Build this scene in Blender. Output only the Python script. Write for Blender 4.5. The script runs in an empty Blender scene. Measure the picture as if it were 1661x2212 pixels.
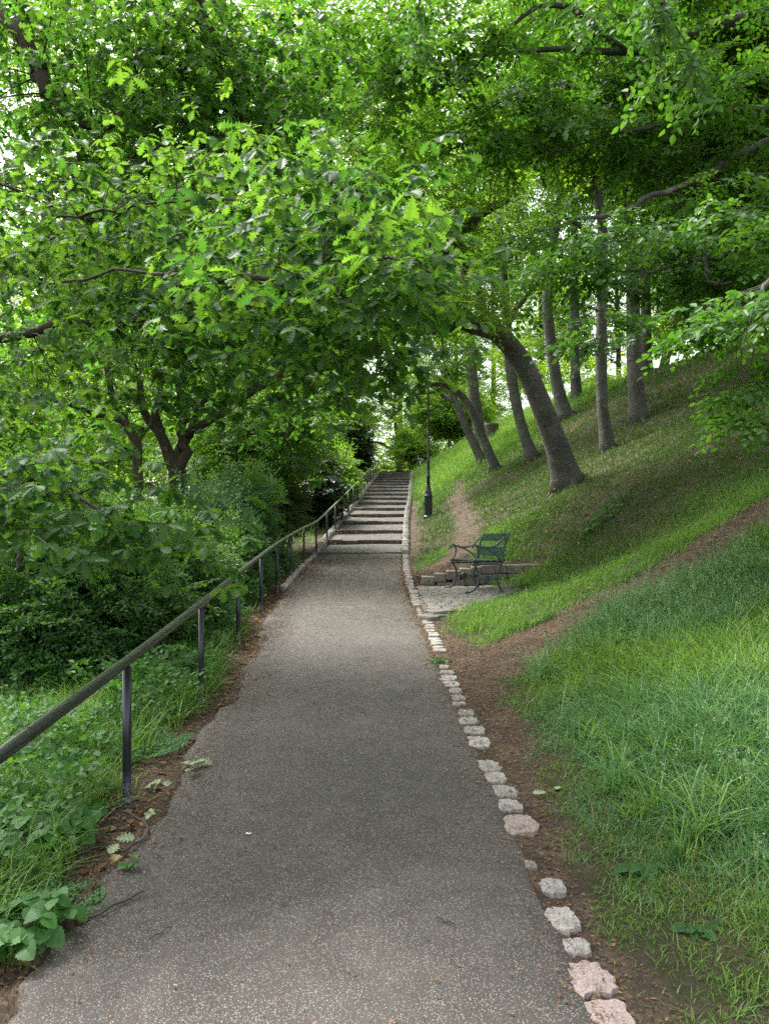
import bpy, math, random
import numpy as np
from mathutils import Vector
R = math.radians
rng = np.random.default_rng(7)
random.seed(7)
scene = bpy.context.scene
col = scene.collection
F, CX, CY, CAMZ = 1730.0, 830.5, 1106.0, 1.7      # pinhole measured from the photograph (1661 x 2212 grid)

# ------------------------------------------------------------------ terrain
def sp(v, k=.39): return .5 * (np.sqrt(v * v + k * k) + v)
ZPY = np.array([-30, 0, 17, 18.3, 46.7, 60, 140]); ZPZ = np.array([-1.15, 0, .655, .72, 3.98, 4.35, 4.9])
def zpath(Y): return np.interp(Y, ZPY, ZPZ)
XRY = np.array([-30, 0, 2.5, 3.06, 3.87, 5.2, 6.84, 7.74, 9.2, 11.3, 13.1, 15.5, 18.5, 24.2, 30, 46.7, 60, 140])
XRX = np.array([1.5, .8, .71, .68, .65, .60, .54, .50, .46, .385, .35, .36, .42, .60, .88, 1.55, 2.3, 7])
XLY = np.array([-30, 0, 2.75, 3.06, 3.87, 5.07, 7.17, 9, 10.9, 12.8, 16.3, 18.5, 24.2, 30, 46.7, 60, 140])
XLX = np.array([-1.2, -1.3, -1.28, -1.26, -1.22, -1.20, -1.25, -1.36, -1.48, -1.55, -1.58, -1.50, -1.25, -.95, -.30, 0.2, 3])
def Xr(Y): return np.interp(Y, XRY, XRX)
def Xl(Y): return np.interp(Y, XLY, XLX)
MY = np.array([-30, 0, 3, 9, 16, 22, 27, 45, 140]); MM = np.array([.2, .2, .23, .38, .48, .53, .60, .68, .3])
def wav(X, Y, f, s=0.0):
    return np.sin(X * f + 1.3 * s + np.sin(Y * f * .7 + s)) * np.cos(Y * f * .9 + s * 2.1 + np.sin(X * f * .6))
def sstep(a, b, x):
    t = np.clip((x - a) / (b - a), 0, 1); return t * t * (3 - 2 * t)
WY = 14.35
def walltop(X): return np.interp(X, [.6, 1.0, 1.8, 3.1], [.52, .60, .755, .77])
def gz(X, Y):
    X = np.asarray(X, float); Y = np.asarray(Y, float)
    zp = zpath(Y); s = X - Xr(Y); u = Xl(Y) - X
    m = np.interp(Y, MY, MM)
    rise = m * sp(s - .45) - m * .02
    drop = .10 * sp(u - .4) + .34 * sp(u - 3.2, 1.2)
    z = zp + np.where(s > 0, rise, 0) - np.where(u > 0, drop, 0)
    z = z + .02 * wav(X, Y, 2.3) * sstep(.3, 1, np.maximum(s, u)) + .07 * wav(X, Y, .8, 1) * sstep(1, 4, np.maximum(s, u))
    cap = 7.45 + .12 * wav(X, Y, .35, 2) + .012 * (X - 8)
    d = cap - z
    z = np.where(s > 0, cap - sp(d, .9), z)
    z = np.maximum(z, -6 + .3 * wav(X, Y, .2))
    # small level place for the bench, held by the dry wall
    w = sstep(.02, .12, s) * sstep(9.3, 10.4, Y) * (Y < WY) * (1 - sstep(1.5, 4.6, X))
    z = z * (1 - w) + (.415 - .02 * (Y - 12)) * w
    w2 = (Y >= WY) * sstep(.1, .4, s) * (1 - sstep(2.6, 5.2, X)) * (1 - sstep(15, 17.5, Y))
    z = z * (1 - w2) + np.minimum(z, walltop(X) - .03 + (Y - WY) * .34) * w2
    return z
def hit(px, py):
    """where the camera ray through a photo point meets the terrain"""
    dx, dz = (px - CX) / F, (CY - py) / F
    Y = np.linspace(.8, 75, 15000)
    g = gz(dx * Y, Y) - (CAMZ + dz * Y)
    i = np.argmax(g > 0)
    if g[i] <= 0: i = len(Y) - 1
    y = Y[i]; return np.array([dx * y, y, float(gz(dx * y, y))])
def U(px, py, d): return np.array([(px - CX) / F * d, d, CAMZ + (CY - py) / F * d])
def PL(pts): return np.array([hit(*p)[:2] for p in pts])
def dpoly(X, Y, line, hw):
    """signed closeness to a polyline of varying half width: > 0 inside"""
    best = np.full(np.shape(X), -9.0)
    for i in range(len(line) - 1):
        a, b = line[i], line[i + 1]; ab = b - a
        t = np.clip(((X - a[0]) * ab[0] + (Y - a[1]) * ab[1]) / (ab @ ab + 1e-9), 0, 1)
        d = np.hypot(X - a[0] - t * ab[0], Y - a[1] - t * ab[1])
        best = np.maximum(best, hw[i] * (1 - t) + hw[i + 1] * t - d)
    return best
TR1 = PL([(960, 1400), (1010, 1440), (1090, 1425), (1180, 1370), (1260, 1325), (1340, 1295), (1430, 1255), (1510, 1205), (1590, 1150), (1700, 1085)])
TR1W = [.25, .50, .62, .52, .42, .42, .44, .46, .48, .5]
TR1B = PL([(925, 1345), (985, 1450), (1050, 1560), (1110, 1700), (1160, 1850), (1240, 2000), (1340, 2190)])
TR1BW = [.12, .33, .26, .17, .10, .10, .12]
TR2 = PL([(905, 1252), (955, 1228), (1000, 1185), (1012, 1150), (1003, 1110), (985, 1075), (995, 1040), (1020, 1015), (1040, 1003)])
TR2W = [.30, .50, .42, .34, .30, .26, .25, .25, .3]
def dirt(X, Y):
    n = .07 * wav(X, Y, 5, 3) + .05 * wav(X, Y, 11, 1)
    s = X - Xr(Y); u = Xl(Y) - X
    d = np.maximum(dpoly(X, Y, TR1, TR1W), dpoly(X, Y, TR1B, TR1BW))
    d = np.maximum(d, dpoly(X, Y, TR2, TR2W))
    d = np.maximum(d, np.where(s > -.3, .17 + .25 * sstep(14, 18, Y) * (1 - sstep(30, 40, Y)) - s, -9))
    d = np.maximum(d, np.where(u > -.3, .17 + .13 * sstep(3.2, 4.2, Y) - u + .1 * sstep(8, 14, Y), -9))
    return sstep(-.10, .10, d + n)
def brown(X, Y):
    """how bare and leaf-strewn the shaded slope is"""
    s = X - Xr(Y)
    a = .6 * sstep(2.5, 4.5, s) * sstep(9, 13, Y) * (1 - sstep(24, 30, Y)) * (.32 + .5 * wav(X, Y, 1.1, 4) + .25 * wav(X, Y, 3.1, 2))
    return np.clip(a, 0, 1)

# ------------------------------------------------------------------ mesh helpers
class Acc:
    def __init__(s): s.v = []; s.loops = []; s.tot = []; s.mat = []; s.var = []; s.n = 0
    def add(s, v, loops, tot, mat, var=None):
        v = np.asarray(v, np.float32).reshape(-1, 3)
        s.v.append(v); s.loops.append(np.asarray(loops, np.int64) + s.n); s.tot.append(np.asarray(tot, np.int32))
        s.mat.append(np.broadcast_to(np.asarray(mat, np.int32), (len(tot),)))
        s.var.append(np.broadcast_to(np.asarray(.5 if var is None else var, np.float32), (len(v),)))
        s.n += len(v)
    def build(s, name, mats, parent=None, smooth=False, loc=(0, 0, 0)):
        me = bpy.data.meshes.new(name)
        if s.n:
            v = np.concatenate(s.v) - np.asarray(loc, np.float32)
            lp = np.concatenate(s.loops).astype(np.int32); tot = np.concatenate(s.tot)
            me.vertices.add(len(v)); me.vertices.foreach_set('co', v.ravel())
            me.loops.add(len(lp)); me.loops.foreach_set('vertex_index', lp)
            me.polygons.add(len(tot)); st = np.concatenate([[0], np.cumsum(tot)[:-1]]).astype(np.int32)
            me.polygons.foreach_set('loop_start', st)
            me.polygons.foreach_set('material_index', np.concatenate(s.mat))
            me.polygons.foreach_set('use_smooth', np.full(len(tot), smooth))
            at = me.attributes.new('var', 'FLOAT', 'POINT'); at.data.foreach_set('value', np.concatenate(s.var))
            me.update(calc_edges=True); me.validate()
        for m in (mats if isinstance(mats, (list, tuple)) else [mats]): me.materials.append(m)
        o = bpy.data.objects.new(name, me); col.objects.link(o)
        if parent is not None: o.parent = parent
        if parent is None: o.location = loc   # children stay at the origin of their thing
        return o
def tag(o, label=None, cat=None, group=None, kind=None):
    if label: o['label'] = label
    if cat: o['category'] = cat
    if group: o['group'] = group
    if kind: o['kind'] = kind
    return o
def empty(name, loc=(0, 0, 0), rz=0):
    o = bpy.data.objects.new(name, None); col.objects.link(o); o.location = loc; o.rotation_euler = (0, 0, rz); o.empty_display_size = .2
    return o
def smoothline(pts, n):
    """Catmull-Rom through rows of (x, y, z, r)"""
    P = np.asarray(pts, float)
    if len(P) < 3:
        t = np.linspace(0, 1, n + 1)[:, None]; return P[0] * (1 - t) + P[-1] * t
    Q = np.vstack([2 * P[0] - P[1], P, 2 * P[-1] - P[-2]]); out = []
    for i in range(1, len(Q) - 2):
        for t in np.linspace(0, 1, n, endpoint=False):
            a, b, c, d = Q[i - 1:i + 3]
            out.append(.5 * ((2 * b) + (-a + c) * t + (2 * a - 5 * b + 4 * c - d) * t * t + (-a + 3 * b - 3 * c + d) * t ** 3))
    out.append(P[-1]); out = np.array(out)
    if out.shape[1] > 3: out[:, 3] = np.maximum(out[:, 3], .0015)
    return out
def tube(acc, L, nseg=8, mat=0, bump=0.0, var=.5, cap=True, ell=(1, 1)):
    L = np.asarray(L, float); P = L[:, :3]; r = L[:, 3]; n = len(P)
    T = np.gradient(P, axis=0); T /= np.linalg.norm(T, axis=1)[:, None] + 1e-9
    up = np.array([0, 0, 1.]) if abs(T[0][2]) < .9 else np.array([0, 1., 0])
    A = np.zeros((n, 3)); a = np.cross(T[0], up); a /= np.linalg.norm(a)
    for i in range(n):
        a = a - T[i] * (a @ T[i]); a /= np.linalg.norm(a) + 1e-9; A[i] = a
    B = np.cross(T, A)
    th = np.linspace(0, 2 * np.pi, nseg, endpoint=False)
    rr = r[:, None] * np.ones(nseg)
    if bump:
        ph = rng.uniform(0, 6, 4)
        k = np.arange(n)[:, None]
        rr = rr * (1 + bump * (np.sin(th * 2 + ph[0] + k * .31) * .5 + np.sin(th * 3 + ph[1] - k * .47) * .35 + np.sin(th * 5 + ph[2] + k * .9) * .2 + rng.normal(0, .12, (n, nseg))))
    V = P[:, None] + rr[..., None] * (A[:, None] * np.cos(th)[None, :, None] * ell[0] + B[:, None] * np.sin(th)[None, :, None] * ell[1])
    i, j = np.meshgrid(np.arange(n - 1), np.arange(nseg), indexing='ij'); j2 = (j + 1) % nseg
    q = np.stack([i * nseg + j, i * nseg + j2, (i + 1) * nseg + j2, (i + 1) * nseg + j], -1).reshape(-1)
    tot = np.full((n - 1) * nseg, 4)
    if cap:
        q = np.concatenate([q, np.arange(nseg)[::-1], np.arange(nseg) + (n - 1) * nseg]); tot = np.concatenate([tot, [nseg, nseg]])
    acc.add(V.reshape(-1, 3), q, tot, mat, var)
def box(acc, c, size, rz=0, mat=0, bev=0, top=1.0, rx=0, var=.5):
    """block with chamfered edges"""
    sx, sy, sz = np.asarray(size) / 2
    b = min(bev, .45 * min(size)) if bev else 0
    if not b:
        v = np.array([[x * sx, y * sy, z * sz] for z in (-1, 1) for y in (-1, 1) for x in (-1, 1)], float)
        fs = [(0, 2, 3, 1), (4, 5, 7, 6), (0, 1, 5, 4), (2, 6, 7, 3), (0, 4, 6, 2), (1, 3, 7, 5)]
    else:
        def ring(x, y, z, c2): return [(-x + c2, -y, z), (x - c2, -y, z), (x, -y + c2, z), (x, y - c2, z), (x - c2, y, z), (-x + c2, y, z), (-x, y - c2, z), (-x, -y + c2, z)]
        v = np.array(ring(sx - b, sy - b, -sz, b * .7) + ring(sx, sy, -sz + b, b) + ring(sx, sy, sz - b, b) + ring(sx - b, sy - b, sz, b * .7), float)
        fs = [tuple(range(7, -1, -1))]
        for k in range(3):
            for j in range(8): fs.append((k * 8 + j, k * 8 + (j + 1) % 8, k * 8 + 8 + (j + 1) % 8, k * 8 + 8 + j))
        fs.append(tuple(range(24, 32)))
    if top != 1: v[v[:, 2] > 0, :2] *= top
    if rx: c_, s_ = math.cos(rx), math.sin(rx); v = np.stack([v[:, 0], v[:, 1] * c_ - v[:, 2] * s_, v[:, 1] * s_ + v[:, 2] * c_], 1)
    c_, s_ = math.cos(rz), math.sin(rz)
    v = np.stack([v[:, 0] * c_ - v[:, 1] * s_, v[:, 0] * s_ + v[:, 1] * c_, v[:, 2]], 1) + np.asarray(c)
    acc.add(v, [i for f in fs for i in f], [len(f) for f in fs], mat, var)
def lathe(acc, prof, c=(0, 0, 0), nseg=16, mat=0):
    L = np.array([(c[0], c[1], c[2] + z, r) for r, z in prof]); n = len(L)
    th = np.linspace(0, 2 * np.pi, nseg, endpoint=False)
    V = np.stack([L[:, 0:1] + L[:, 3:4] * np.cos(th), L[:, 1:2] + L[:, 3:4] * np.sin(th), np.repeat(L[:, 2:3], nseg, 1)], -1)
    i, j = np.meshgrid(np.arange(n - 1), np.arange(nseg), indexing='ij'); j2 = (j + 1) % nseg
    q = np.stack([i * nseg + j, i * nseg + j2, (i + 1) * nseg + j2, (i + 1) * nseg + j], -1).reshape(-1)
    q = np.concatenate([q, np.arange(nseg)[::-1], np.arange(nseg) + (n - 1) * nseg])
    acc.add(V.reshape(-1, 3), q, np.concatenate([np.full((n - 1) * nseg, 4), [nseg, nseg]]), mat)

# ------------------------------------------------------------------ materials
def newmat(name):
    m = bpy.data.materials.new(name); m.use_nodes = True; nt = m.node_tree; nt.nodes.clear()
    out = nt.nodes.new('ShaderNodeOutputMaterial'); b = nt.nodes.new('ShaderNodeBsdfPrincipled')
    nt.links.new(b.outputs[0], out.inputs[0]); return m, nt, b, out
class N:
    """tiny node helper"""
    def __init__(s, nt): s.nt = nt; s.tc = nt.nodes.new('ShaderNodeTexCoord')
    def lk(s, a, b): s.nt.links.new(a, b)
    def put(s, sock, v):
        if hasattr(v, 'is_output') or hasattr(v, 'links'): s.lk(v, sock)
        else: sock.default_value = v
    def co(s, scale=(1, 1, 1), kind='Object'):
        m = s.nt.nodes.new('ShaderNodeMapping'); m.inputs['Scale'].default_value = scale; s.lk(s.tc.outputs[kind], m.inputs[0]); return m.outputs[0]
    def noise(s, vec, scale, detail=4, rough=.55, dist=0, out='Fac'):
        n = s.nt.nodes.new('ShaderNodeTexNoise'); s.lk(vec, n.inputs['Vector']); n.inputs['Scale'].default_value = scale
        n.inputs['Detail'].default_value = detail; n.inputs['Roughness'].default_value = rough; n.inputs['Distortion'].default_value = dist; return n.outputs[out]
    def vor(s, vec, scale, feature='F1', out='Distance'):
        n = s.nt.nodes.new('ShaderNodeTexVoronoi'); n.feature = feature; s.lk(vec, n.inputs['Vector']); n.inputs['Scale'].default_value = scale; return n.outputs[out]
    def ramp(s, v, stops, interp='LINEAR'):
        n = s.nt.nodes.new('ShaderNodeValToRGB'); s.lk(v, n.inputs[0]); e = n.color_ramp.elements; n.color_ramp.interpolation = interp
        while len(e) < len(stops): e.new(.5)
        for k, (p, c) in enumerate(stops):
            e[k].position = p; e[k].color = (c, c, c, 1) if not isinstance(c, tuple) else (*c, 1)
        return n.outputs[0]
    def mix(s, f, a, b, mode='MIX'):
        n = s.nt.nodes.new('ShaderNodeMix'); n.data_type = 'RGBA'; n.blend_type = mode
        s.put(n.inputs[0], f)
        for k, v in ((6, a), (7, b)): s.put(n.inputs[k], (*v, 1) if isinstance(v, tuple) and len(v) == 3 else v)
        return n.outputs[2]
    def math(s, op, a, b=0.0, clamp=False):
        n = s.nt.nodes.new('ShaderNodeMath'); n.operation = op; n.use_clamp = clamp; s.put(n.inputs[0], a); s.put(n.inputs[1], b); return n.outputs[0]
    def attr(s, name):
        n = s.nt.nodes.new('ShaderNodeAttribute'); n.attribute_name = name; return n.outputs['Fac']
    def bump(s, h, strength, dist, bsdf):
        n = s.nt.nodes.new('ShaderNodeBump'); n.inputs['Strength'].default_value = strength; n.inputs['Distance'].default_value = dist
        s.lk(h, n.inputs['Height']); s.lk(n.outputs[0], bsdf.inputs['Normal'])
    def sep(s, vec, k):
        n = s.nt.nodes.new('ShaderNodeSeparateXYZ'); s.lk(vec, n.inputs[0]); return n.outputs[k]
def leafmat(name, c0, c1, t0, t1, trans=.45, rough=.45, spec=.35):
    m, nt, b, out = newmat(name); h = N(nt)
    v = h.attr('var')
    ns = h.noise(h.co(), .6, 2)
    f = h.math('ADD', h.math('MULTIPLY', v, .8), h.math('MULTIPLY', h.math('SUBTRACT', ns, .4), .6), True)
    cc = h.mix(f, c0, c1); tt = h.mix(f, t0, t1)
    h.lk(cc, b.inputs['Base Color']); b.inputs['Roughness'].default_value = rough
    b.inputs['Specular IOR Level'].default_value = spec
    tr = nt.nodes.new('ShaderNodeBsdfTranslucent'); h.lk(tt, tr.inputs[0])
    mx = nt.nodes.new('ShaderNodeMixShader'); mx.inputs[0].default_value = trans
    h.lk(b.outputs[0], mx.inputs[1]); h.lk(tr.outputs[0], mx.inputs[2]); h.lk(mx.outputs[0], out.inputs[0])
    return m
M = {}
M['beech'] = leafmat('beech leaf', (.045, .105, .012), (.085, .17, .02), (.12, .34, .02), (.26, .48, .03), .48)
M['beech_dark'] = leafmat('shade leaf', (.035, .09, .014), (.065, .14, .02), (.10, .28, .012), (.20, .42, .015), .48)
M['oak'] = leafmat('oak leaf', (.028, .077, .024), (.068, .148, .040), (.07, .22, .02), (.25, .47, .03), .43, .55, .16)
M['oak_far'] = leafmat('oak leaf far', (.034, .088, .018), (.07, .15, .025), (.08, .27, .02), (.22, .44, .03), .5)
M['wood'] = leafmat('lit-tone woodland leaf', (.07, .16, .022), (.17, .29, .05), (.22, .48, .02), (.48, .68, .04), .55)  # leaf colour lifted so the far trees look lit by open sky
M['bright'] = leafmat('lit-tone leaf', (.07, .17, .018), (.17, .29, .03), (.19, .45, .025), (.40, .60, .035), .52)  # lighter leaf copy; the brightness of open sky is put into its colour
M['shrub'] = leafmat('shrub leaf', (.035, .095, .028), (.06, .15, .035), (.09, .24, .02), (.16, .34, .03), .38, .5, .25)
M['ivy'] = leafmat('ivy leaf', (.06, .13, .055), (.10, .20, .08), (.08, .2, .04), (.12, .28, .05), .25, .6, .2)
M['beech_near'] = leafmat('near beech leaf', (.035, .10, .018), (.065, .155, .025), (.08, .25, .015), (.17, .38, .02), .38, .5, .25)
M['yew'] = leafmat('yew leaf', (.015, .035, .012), (.03, .06, .015), (.02, .05, .01), (.04, .08, .01), .2)
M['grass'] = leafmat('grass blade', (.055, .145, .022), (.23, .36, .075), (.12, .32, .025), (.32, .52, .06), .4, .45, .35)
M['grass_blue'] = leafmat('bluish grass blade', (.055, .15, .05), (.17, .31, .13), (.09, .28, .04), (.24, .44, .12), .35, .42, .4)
M['grass_shade'] = leafmat('shade-tone grass blade', (.034, .078, .014), (.085, .135, .030), (.06, .15, .015), (.15, .25, .03), .36)  # darker copy of the grass; the canopy's shade is put into its colour
M['straw'] = leafmat('dry straw', (.30, .24, .12), (.42, .36, .2), (.3, .25, .12), (.4, .35, .2), .3, .6, .2)
M['seed'] = leafmat('grass seed head', (.18, .27, .12), (.36, .43, .24), (.2, .3, .12), (.3, .4, .2), .3, .6, .2)
M['bramble'] = leafmat('bramble leaf', (.03, .10, .025), (.08, .20, .04), (.08, .25, .02), (.18, .42, .03), .35, .5, .3)
M['parsley'] = leafmat('cow parsley leaf', (.07, .19, .07), (.11, .25, .09), (.12, .32, .06), (.2, .42, .08), .35, .5, .3)
M['deadleaf'] = leafmat('dead leaf', (.10, .045, .02), (.30, .18, .09), (.12, .05, .02), (.25, .15, .06), .15, .7, .2)
M['paleleaf'] = leafmat('wilted pale leaf', (.22, .30, .16), (.38, .42, .26), (.2, .28, .12), (.3, .36, .2), .2, .6, .2)
M['yellow'] = leafmat('yellow petal', (.6, .5, .02), (.8, .65, .03), (.6, .5, .02), (.8, .6, .03), .3, .5, .2)

def barkmat(name, dark, light, green, streak=True):
    m, nt, b, out = newmat(name); h = N(nt)
    big = h.noise(h.co(), 1.6, 5)
    st = h.noise(h.co((2.0, 2.0, 8)), 1.8, 6, .68, 1.2) if streak else h.noise(h.co((14, 14, 2.2)), 1.6, 6, .65, .4)
    c = h.mix(h.ramp(big, [(.3, 0.0), (.7, 1.0)]), dark, light)
    c = h.mix(h.ramp(st, [(.36, .75), (.46, .0)]), c, tuple(x * .22 for x in dark)); c = h.mix(h.ramp(h.noise(h.co(), 4.5, 6, .7), [(.58, 0.0), (.66, .7)]), c, tuple(min(1, x * 1.9) for x in light)); c = h.mix(h.ramp(h.noise(h.co((1, 1, .5)), 7, 3), [(.66, 0.0), (.7, .8)]), c, tuple(x * .3 for x in dark))
    fine = h.noise(h.co(), 38, 4)
    c = h.mix(h.ramp(fine, [(.45, 0.0), (.75, .5)]), c, tuple(min(1, x * 1.6) for x in light))
    gm = h.ramp(h.noise(h.co(), 2.7, 4), [(.45, 0.0), (.65, .55)])
    c = h.mix(gm, c, green)
    h.lk(c, b.inputs['Base Color']); b.inputs['Roughness'].default_value = .85; b.inputs['Specular IOR Level'].default_value = .2
    hh = h.math('ADD', st, h.math('MULTIPLY', fine, .4)); h.bump(hh, .9, .045, b)
    return m
M['bark'] = barkmat('smooth grey bark', (.055, .052, .044), (.125, .120, .103), (.06, .075, .035))
M['bark_rough'] = barkmat('furrowed brown bark', (.035, .028, .020), (.085, .07, .05), (.045, .055, .028), False)
m, nt, b, out = newmat('twig'); b.inputs['Base Color'].default_value = (.06, .048, .035, 1); b.inputs['Roughness'].default_value = .8; M['twig'] = m

def groundmat():
    m, nt, b, out = newmat('woodland soil'); h = N(nt); co = h.co()
    d = h.attr('dirt'); br = h.attr('brown')
    fine = h.noise(co, 55, 6, .7); mid = h.noise(co, 7, 5)
    chips = h.vor(h.co((1, 1, 1)), 75, 'F1', 'Color')
    soil = h.mix(mid, (.050, .038, .029), (.115, .092, .071))
    soil = h.mix(h.ramp(fine, [(.42, 0.0), (.62, .8)]), soil, (.045, .028, .018))
    chipc = h.mix(h.sep(chips, 0), (.040, .027, .019), (.18, .135, .095))
    chm = h.ramp(h.noise(co, 3.2, 4), [(.42, 0.0), (.55, .85)])
    soil = h.mix(chm, soil, chipc)
    green = h.mix(h.noise(co, 12, 5), (.030, .034, .014), (.055, .060, .024)); green = h.mix(h.ramp(h.noise(co, 5, 6, .7), [(.38, .75), (.62, .15)]), green, soil)
    f = h.math('ADD', d, h.math('MULTIPLY', h.math('SUBTRACT', h.noise(co, 16, 4), .5), .7), True)
    f = h.ramp(f, [(.35, 0.0), (.65, 1.0)])
    g2 = h.mix(h.math('MULTIPLY', br, .85), green, soil)
    c = h.mix(f, g2, soil)
    h.lk(c, b.inputs['Base Color']); b.inputs['Roughness'].default_value = .95; b.inputs['Specular IOR Level'].default_value = .15
    h.bump(h.math('ADD', fine, h.math('MULTIPLY', h.sep(chips, 1), .5)), .9, .02, b)
    return m
M['ground'] = groundmat()
def asphalt(g=1.0):
    m, nt, b, out = newmat('worn asphalt with exposed chippings'); h = N(nt); co = h.co()
    wc = nt.nodes.new('ShaderNodeVectorMath'); wc.operation = 'ADD'; nn = nt.nodes.new('ShaderNodeTexNoise'); nn.inputs['Scale'].default_value = 60; h.lk(co, nn.inputs['Vector']); sc_ = nt.nodes.new('ShaderNodeVectorMath'); sc_.operation = 'SCALE'; sc_.inputs['Scale'].default_value = .010; h.lk(nn.outputs['Color'], sc_.inputs[0]); h.lk(co, wc.inputs[0]); h.lk(sc_.outputs[0], wc.inputs[1]); cw = wc.outputs[0]
    cell = h.vor(cw, 150, 'F1', 'Color'); dist = h.vor(cw, 150, 'F1', 'Distance')
    stone = h.math('LESS_THAN', dist, .42)
    pick = h.math('GREATER_THAN', h.sep(cell, 0), .52)
    big = h.noise(co, .9, 4); med = h.noise(co, 6, 5)
    tar = h.mix(h.ramp(big, [(.3, 0.0), (.7, 1.0)]), (.052 * g, .046 * g, .041 * g), (.088 * g, .079 * g, .070 * g))
    tar = h.mix(h.ramp(med, [(.38, .6), (.6, 0.0)]), tar, (.045, .040, .036))
    sc = h.mix(h.sep(cell, 1), (.12 * g, .105 * g, .085 * g), (.31 * g, .28 * g, .23 * g))
    sc = h.mix(h.math('GREATER_THAN', h.sep(cell, 2), .93), sc, (.26, .12, .08))
    c = h.mix(h.math('MULTIPLY', h.math('MULTIPLY', stone, pick), .85), tar, sc)
    deb = h.ramp(h.noise(h.co((1, 1, 1)), 22, 6, .75), [(.60, 0.0), (.68, .8)])
    edge = h.attr('edge')
    c = h.mix(h.math('MULTIPLY', deb, h.math('ADD', h.math('MULTIPLY', edge, .9), .25), True), c, (.050, .033, .025))
    stain = h.ramp(h.noise(co, 4.5, 8, .75), [(.48, 0.0), (.62, .3)])
    c = h.mix(stain, c, (.048 * g, .040 * g, .034 * g))
    h.lk(c, b.inputs['Base Color']); b.inputs['Roughness'].default_value = .75; b.inputs['Specular IOR Level'].default_value = .4
    h.bump(h.math('ADD', h.math('MULTIPLY', dist, -1.0), h.math('MULTIPLY', med, .3)), .55, .006, b)
    return m
M['asphalt'] = asphalt(); M['tread'] = asphalt(1.0)
def stonemat(name, c0, c1, moss=.3):
    m, nt, b, out = newmat(name); h = N(nt); co = h.co()
    v = h.attr('var')
    c = h.mix(v, c0, c1)
    g = h.noise(co, 140, 3, .7); c = h.mix(h.ramp(g, [(.4, 0.0), (.62, .55)]), c, tuple(x * .45 for x in c0))
    c = h.mix(h.ramp(h.noise(co, 90, 2), [(.55, 0.0), (.7, .5)]), c, (.45, .43, .39))
    c = h.mix(h.ramp(h.noise(co, 9, 5, .65), [(.5, 0.0), (.62, moss)]), c, (.075, .075, .035))
    h.lk(c, b.inputs['Base Color']); b.inputs['Roughness'].default_value = .85
    h.bump(h.noise(co, 45, 5, .7), .6, .008, b); return m
M['kerb'] = stonemat('pale granite', (.27, .25, .225), (.41, .38, .345), .4)
M['kerb_pink'] = stonemat('pinkish granite', (.34, .255, .23), (.43, .345, .32), .3)
M['wallstone'] = stonemat('sandstone block', (.19, .17, .13), (.32, .29, .225), .5)
M['cobble'] = stonemat('grey sett', (.13, .12, .105), (.25, .235, .205), .5)
M['stepedge'] = stonemat('dark step edging', (.055, .050, .044), (.12, .11, .096), .35)
def paint(name, c, chip=(.45, .45, .42), lo=.62, hi=.66, rough=.32, lowz=None, tint=None):
    m, nt, b, out = newmat(name); h = N(nt); co = h.co()
    n1 = h.noise(co, 60, 5, .7); k = h.ramp(n1, [(lo, 0.0), (hi, 1.0)])
    if lowz:
        z = h.sep(h.tc.outputs['Object'], 2)
        w = h.ramp(h.math('DIVIDE', z, lowz), [(.0, 1.0), (1.0, 0.0)])
        k = h.math('ADD', k, h.math('MULTIPLY', h.ramp(h.noise(co, 75, 6, .75), [(.46, 0.0), (.53, .8)]), w), True)
    base = h.mix(h.noise(co, 5, 4), c, tuple(x * 1.6 + .004 for x in c))
    if tint: base = h.mix(h.ramp(h.noise(co, 3, 5), [(.35, 0.0), (.6, .8)]), base, tint)
    h.lk(h.mix(k, base, chip), b.inputs['Base Color']); b.inputs['Roughness'].default_value = rough
    h.bump(n1, .12, .003, b); return m
M['post'] = paint('chipped black paint', (.012, .013, .018), (.30, .31, .33), .70, .73, .28, .17)
M['iron'] = paint('black cast iron paint', (.012, .015, .018), (.12, .12, .11), .72, .76, .35)
M['bench_iron'] = paint('grey green bench iron', (.030, .040, .042), (.10, .10, .09), .66, .72, .4)
M['bench_wood'] = paint('dark green bench paint', (.010, .038, .024), (.18, .26, .19), .69, .72, .35)
def railmat():
    m, nt, b, out = newmat('weathered rail paint'); h = N(nt)
    co = h.co((30, 1.2, 30)); n1 = h.noise(co, 1.6, 5, .7)
    g = nt.nodes.new('ShaderNodeNewGeometry'); nz = h.sep(g.outputs['Normal'], 2)
    y = h.sep(h.tc.outputs['Object'], 1)
    c = h.mix(h.noise(h.co(), 9, 4), (.009, .010, .011), (.024, .027, .026))
    c = h.mix(h.ramp(n1, [(.55, 0.0), (.68, .55)]), c, (.11, .12, .11))
    far = h.ramp(h.math('DIVIDE', y, 12.0), [(.45, 0.05), (1.0, 1.0)])
    alg = h.math('MULTIPLY', far, h.ramp(nz, [(.2, 0.0), (.75, .9)]))
    alg = h.math('MULTIPLY', alg, h.ramp(h.noise(h.co(), 6, 5), [(.25, .5), (.5, 1.0)]))
    c = h.mix(alg, c, (.13, .18, .075))
    h.lk(c, b.inputs['Base Color']); b.inputs['Roughness'].default_value = .35; h.bump(n1, .3, .003, b); return m
M['rail'] = railmat()
def plain(name, c, rough=.6):
    m, nt, b, out = newmat(name); b.inputs['Base Color'].default_value = (*c, 1); b.inputs['Roughness'].default_value = rough; return m
M['white'] = plain('white print', (.75, .75, .75)); M['lampglass'] = plain('milky lamp glass', (.55, .57, .55), .25)

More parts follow.
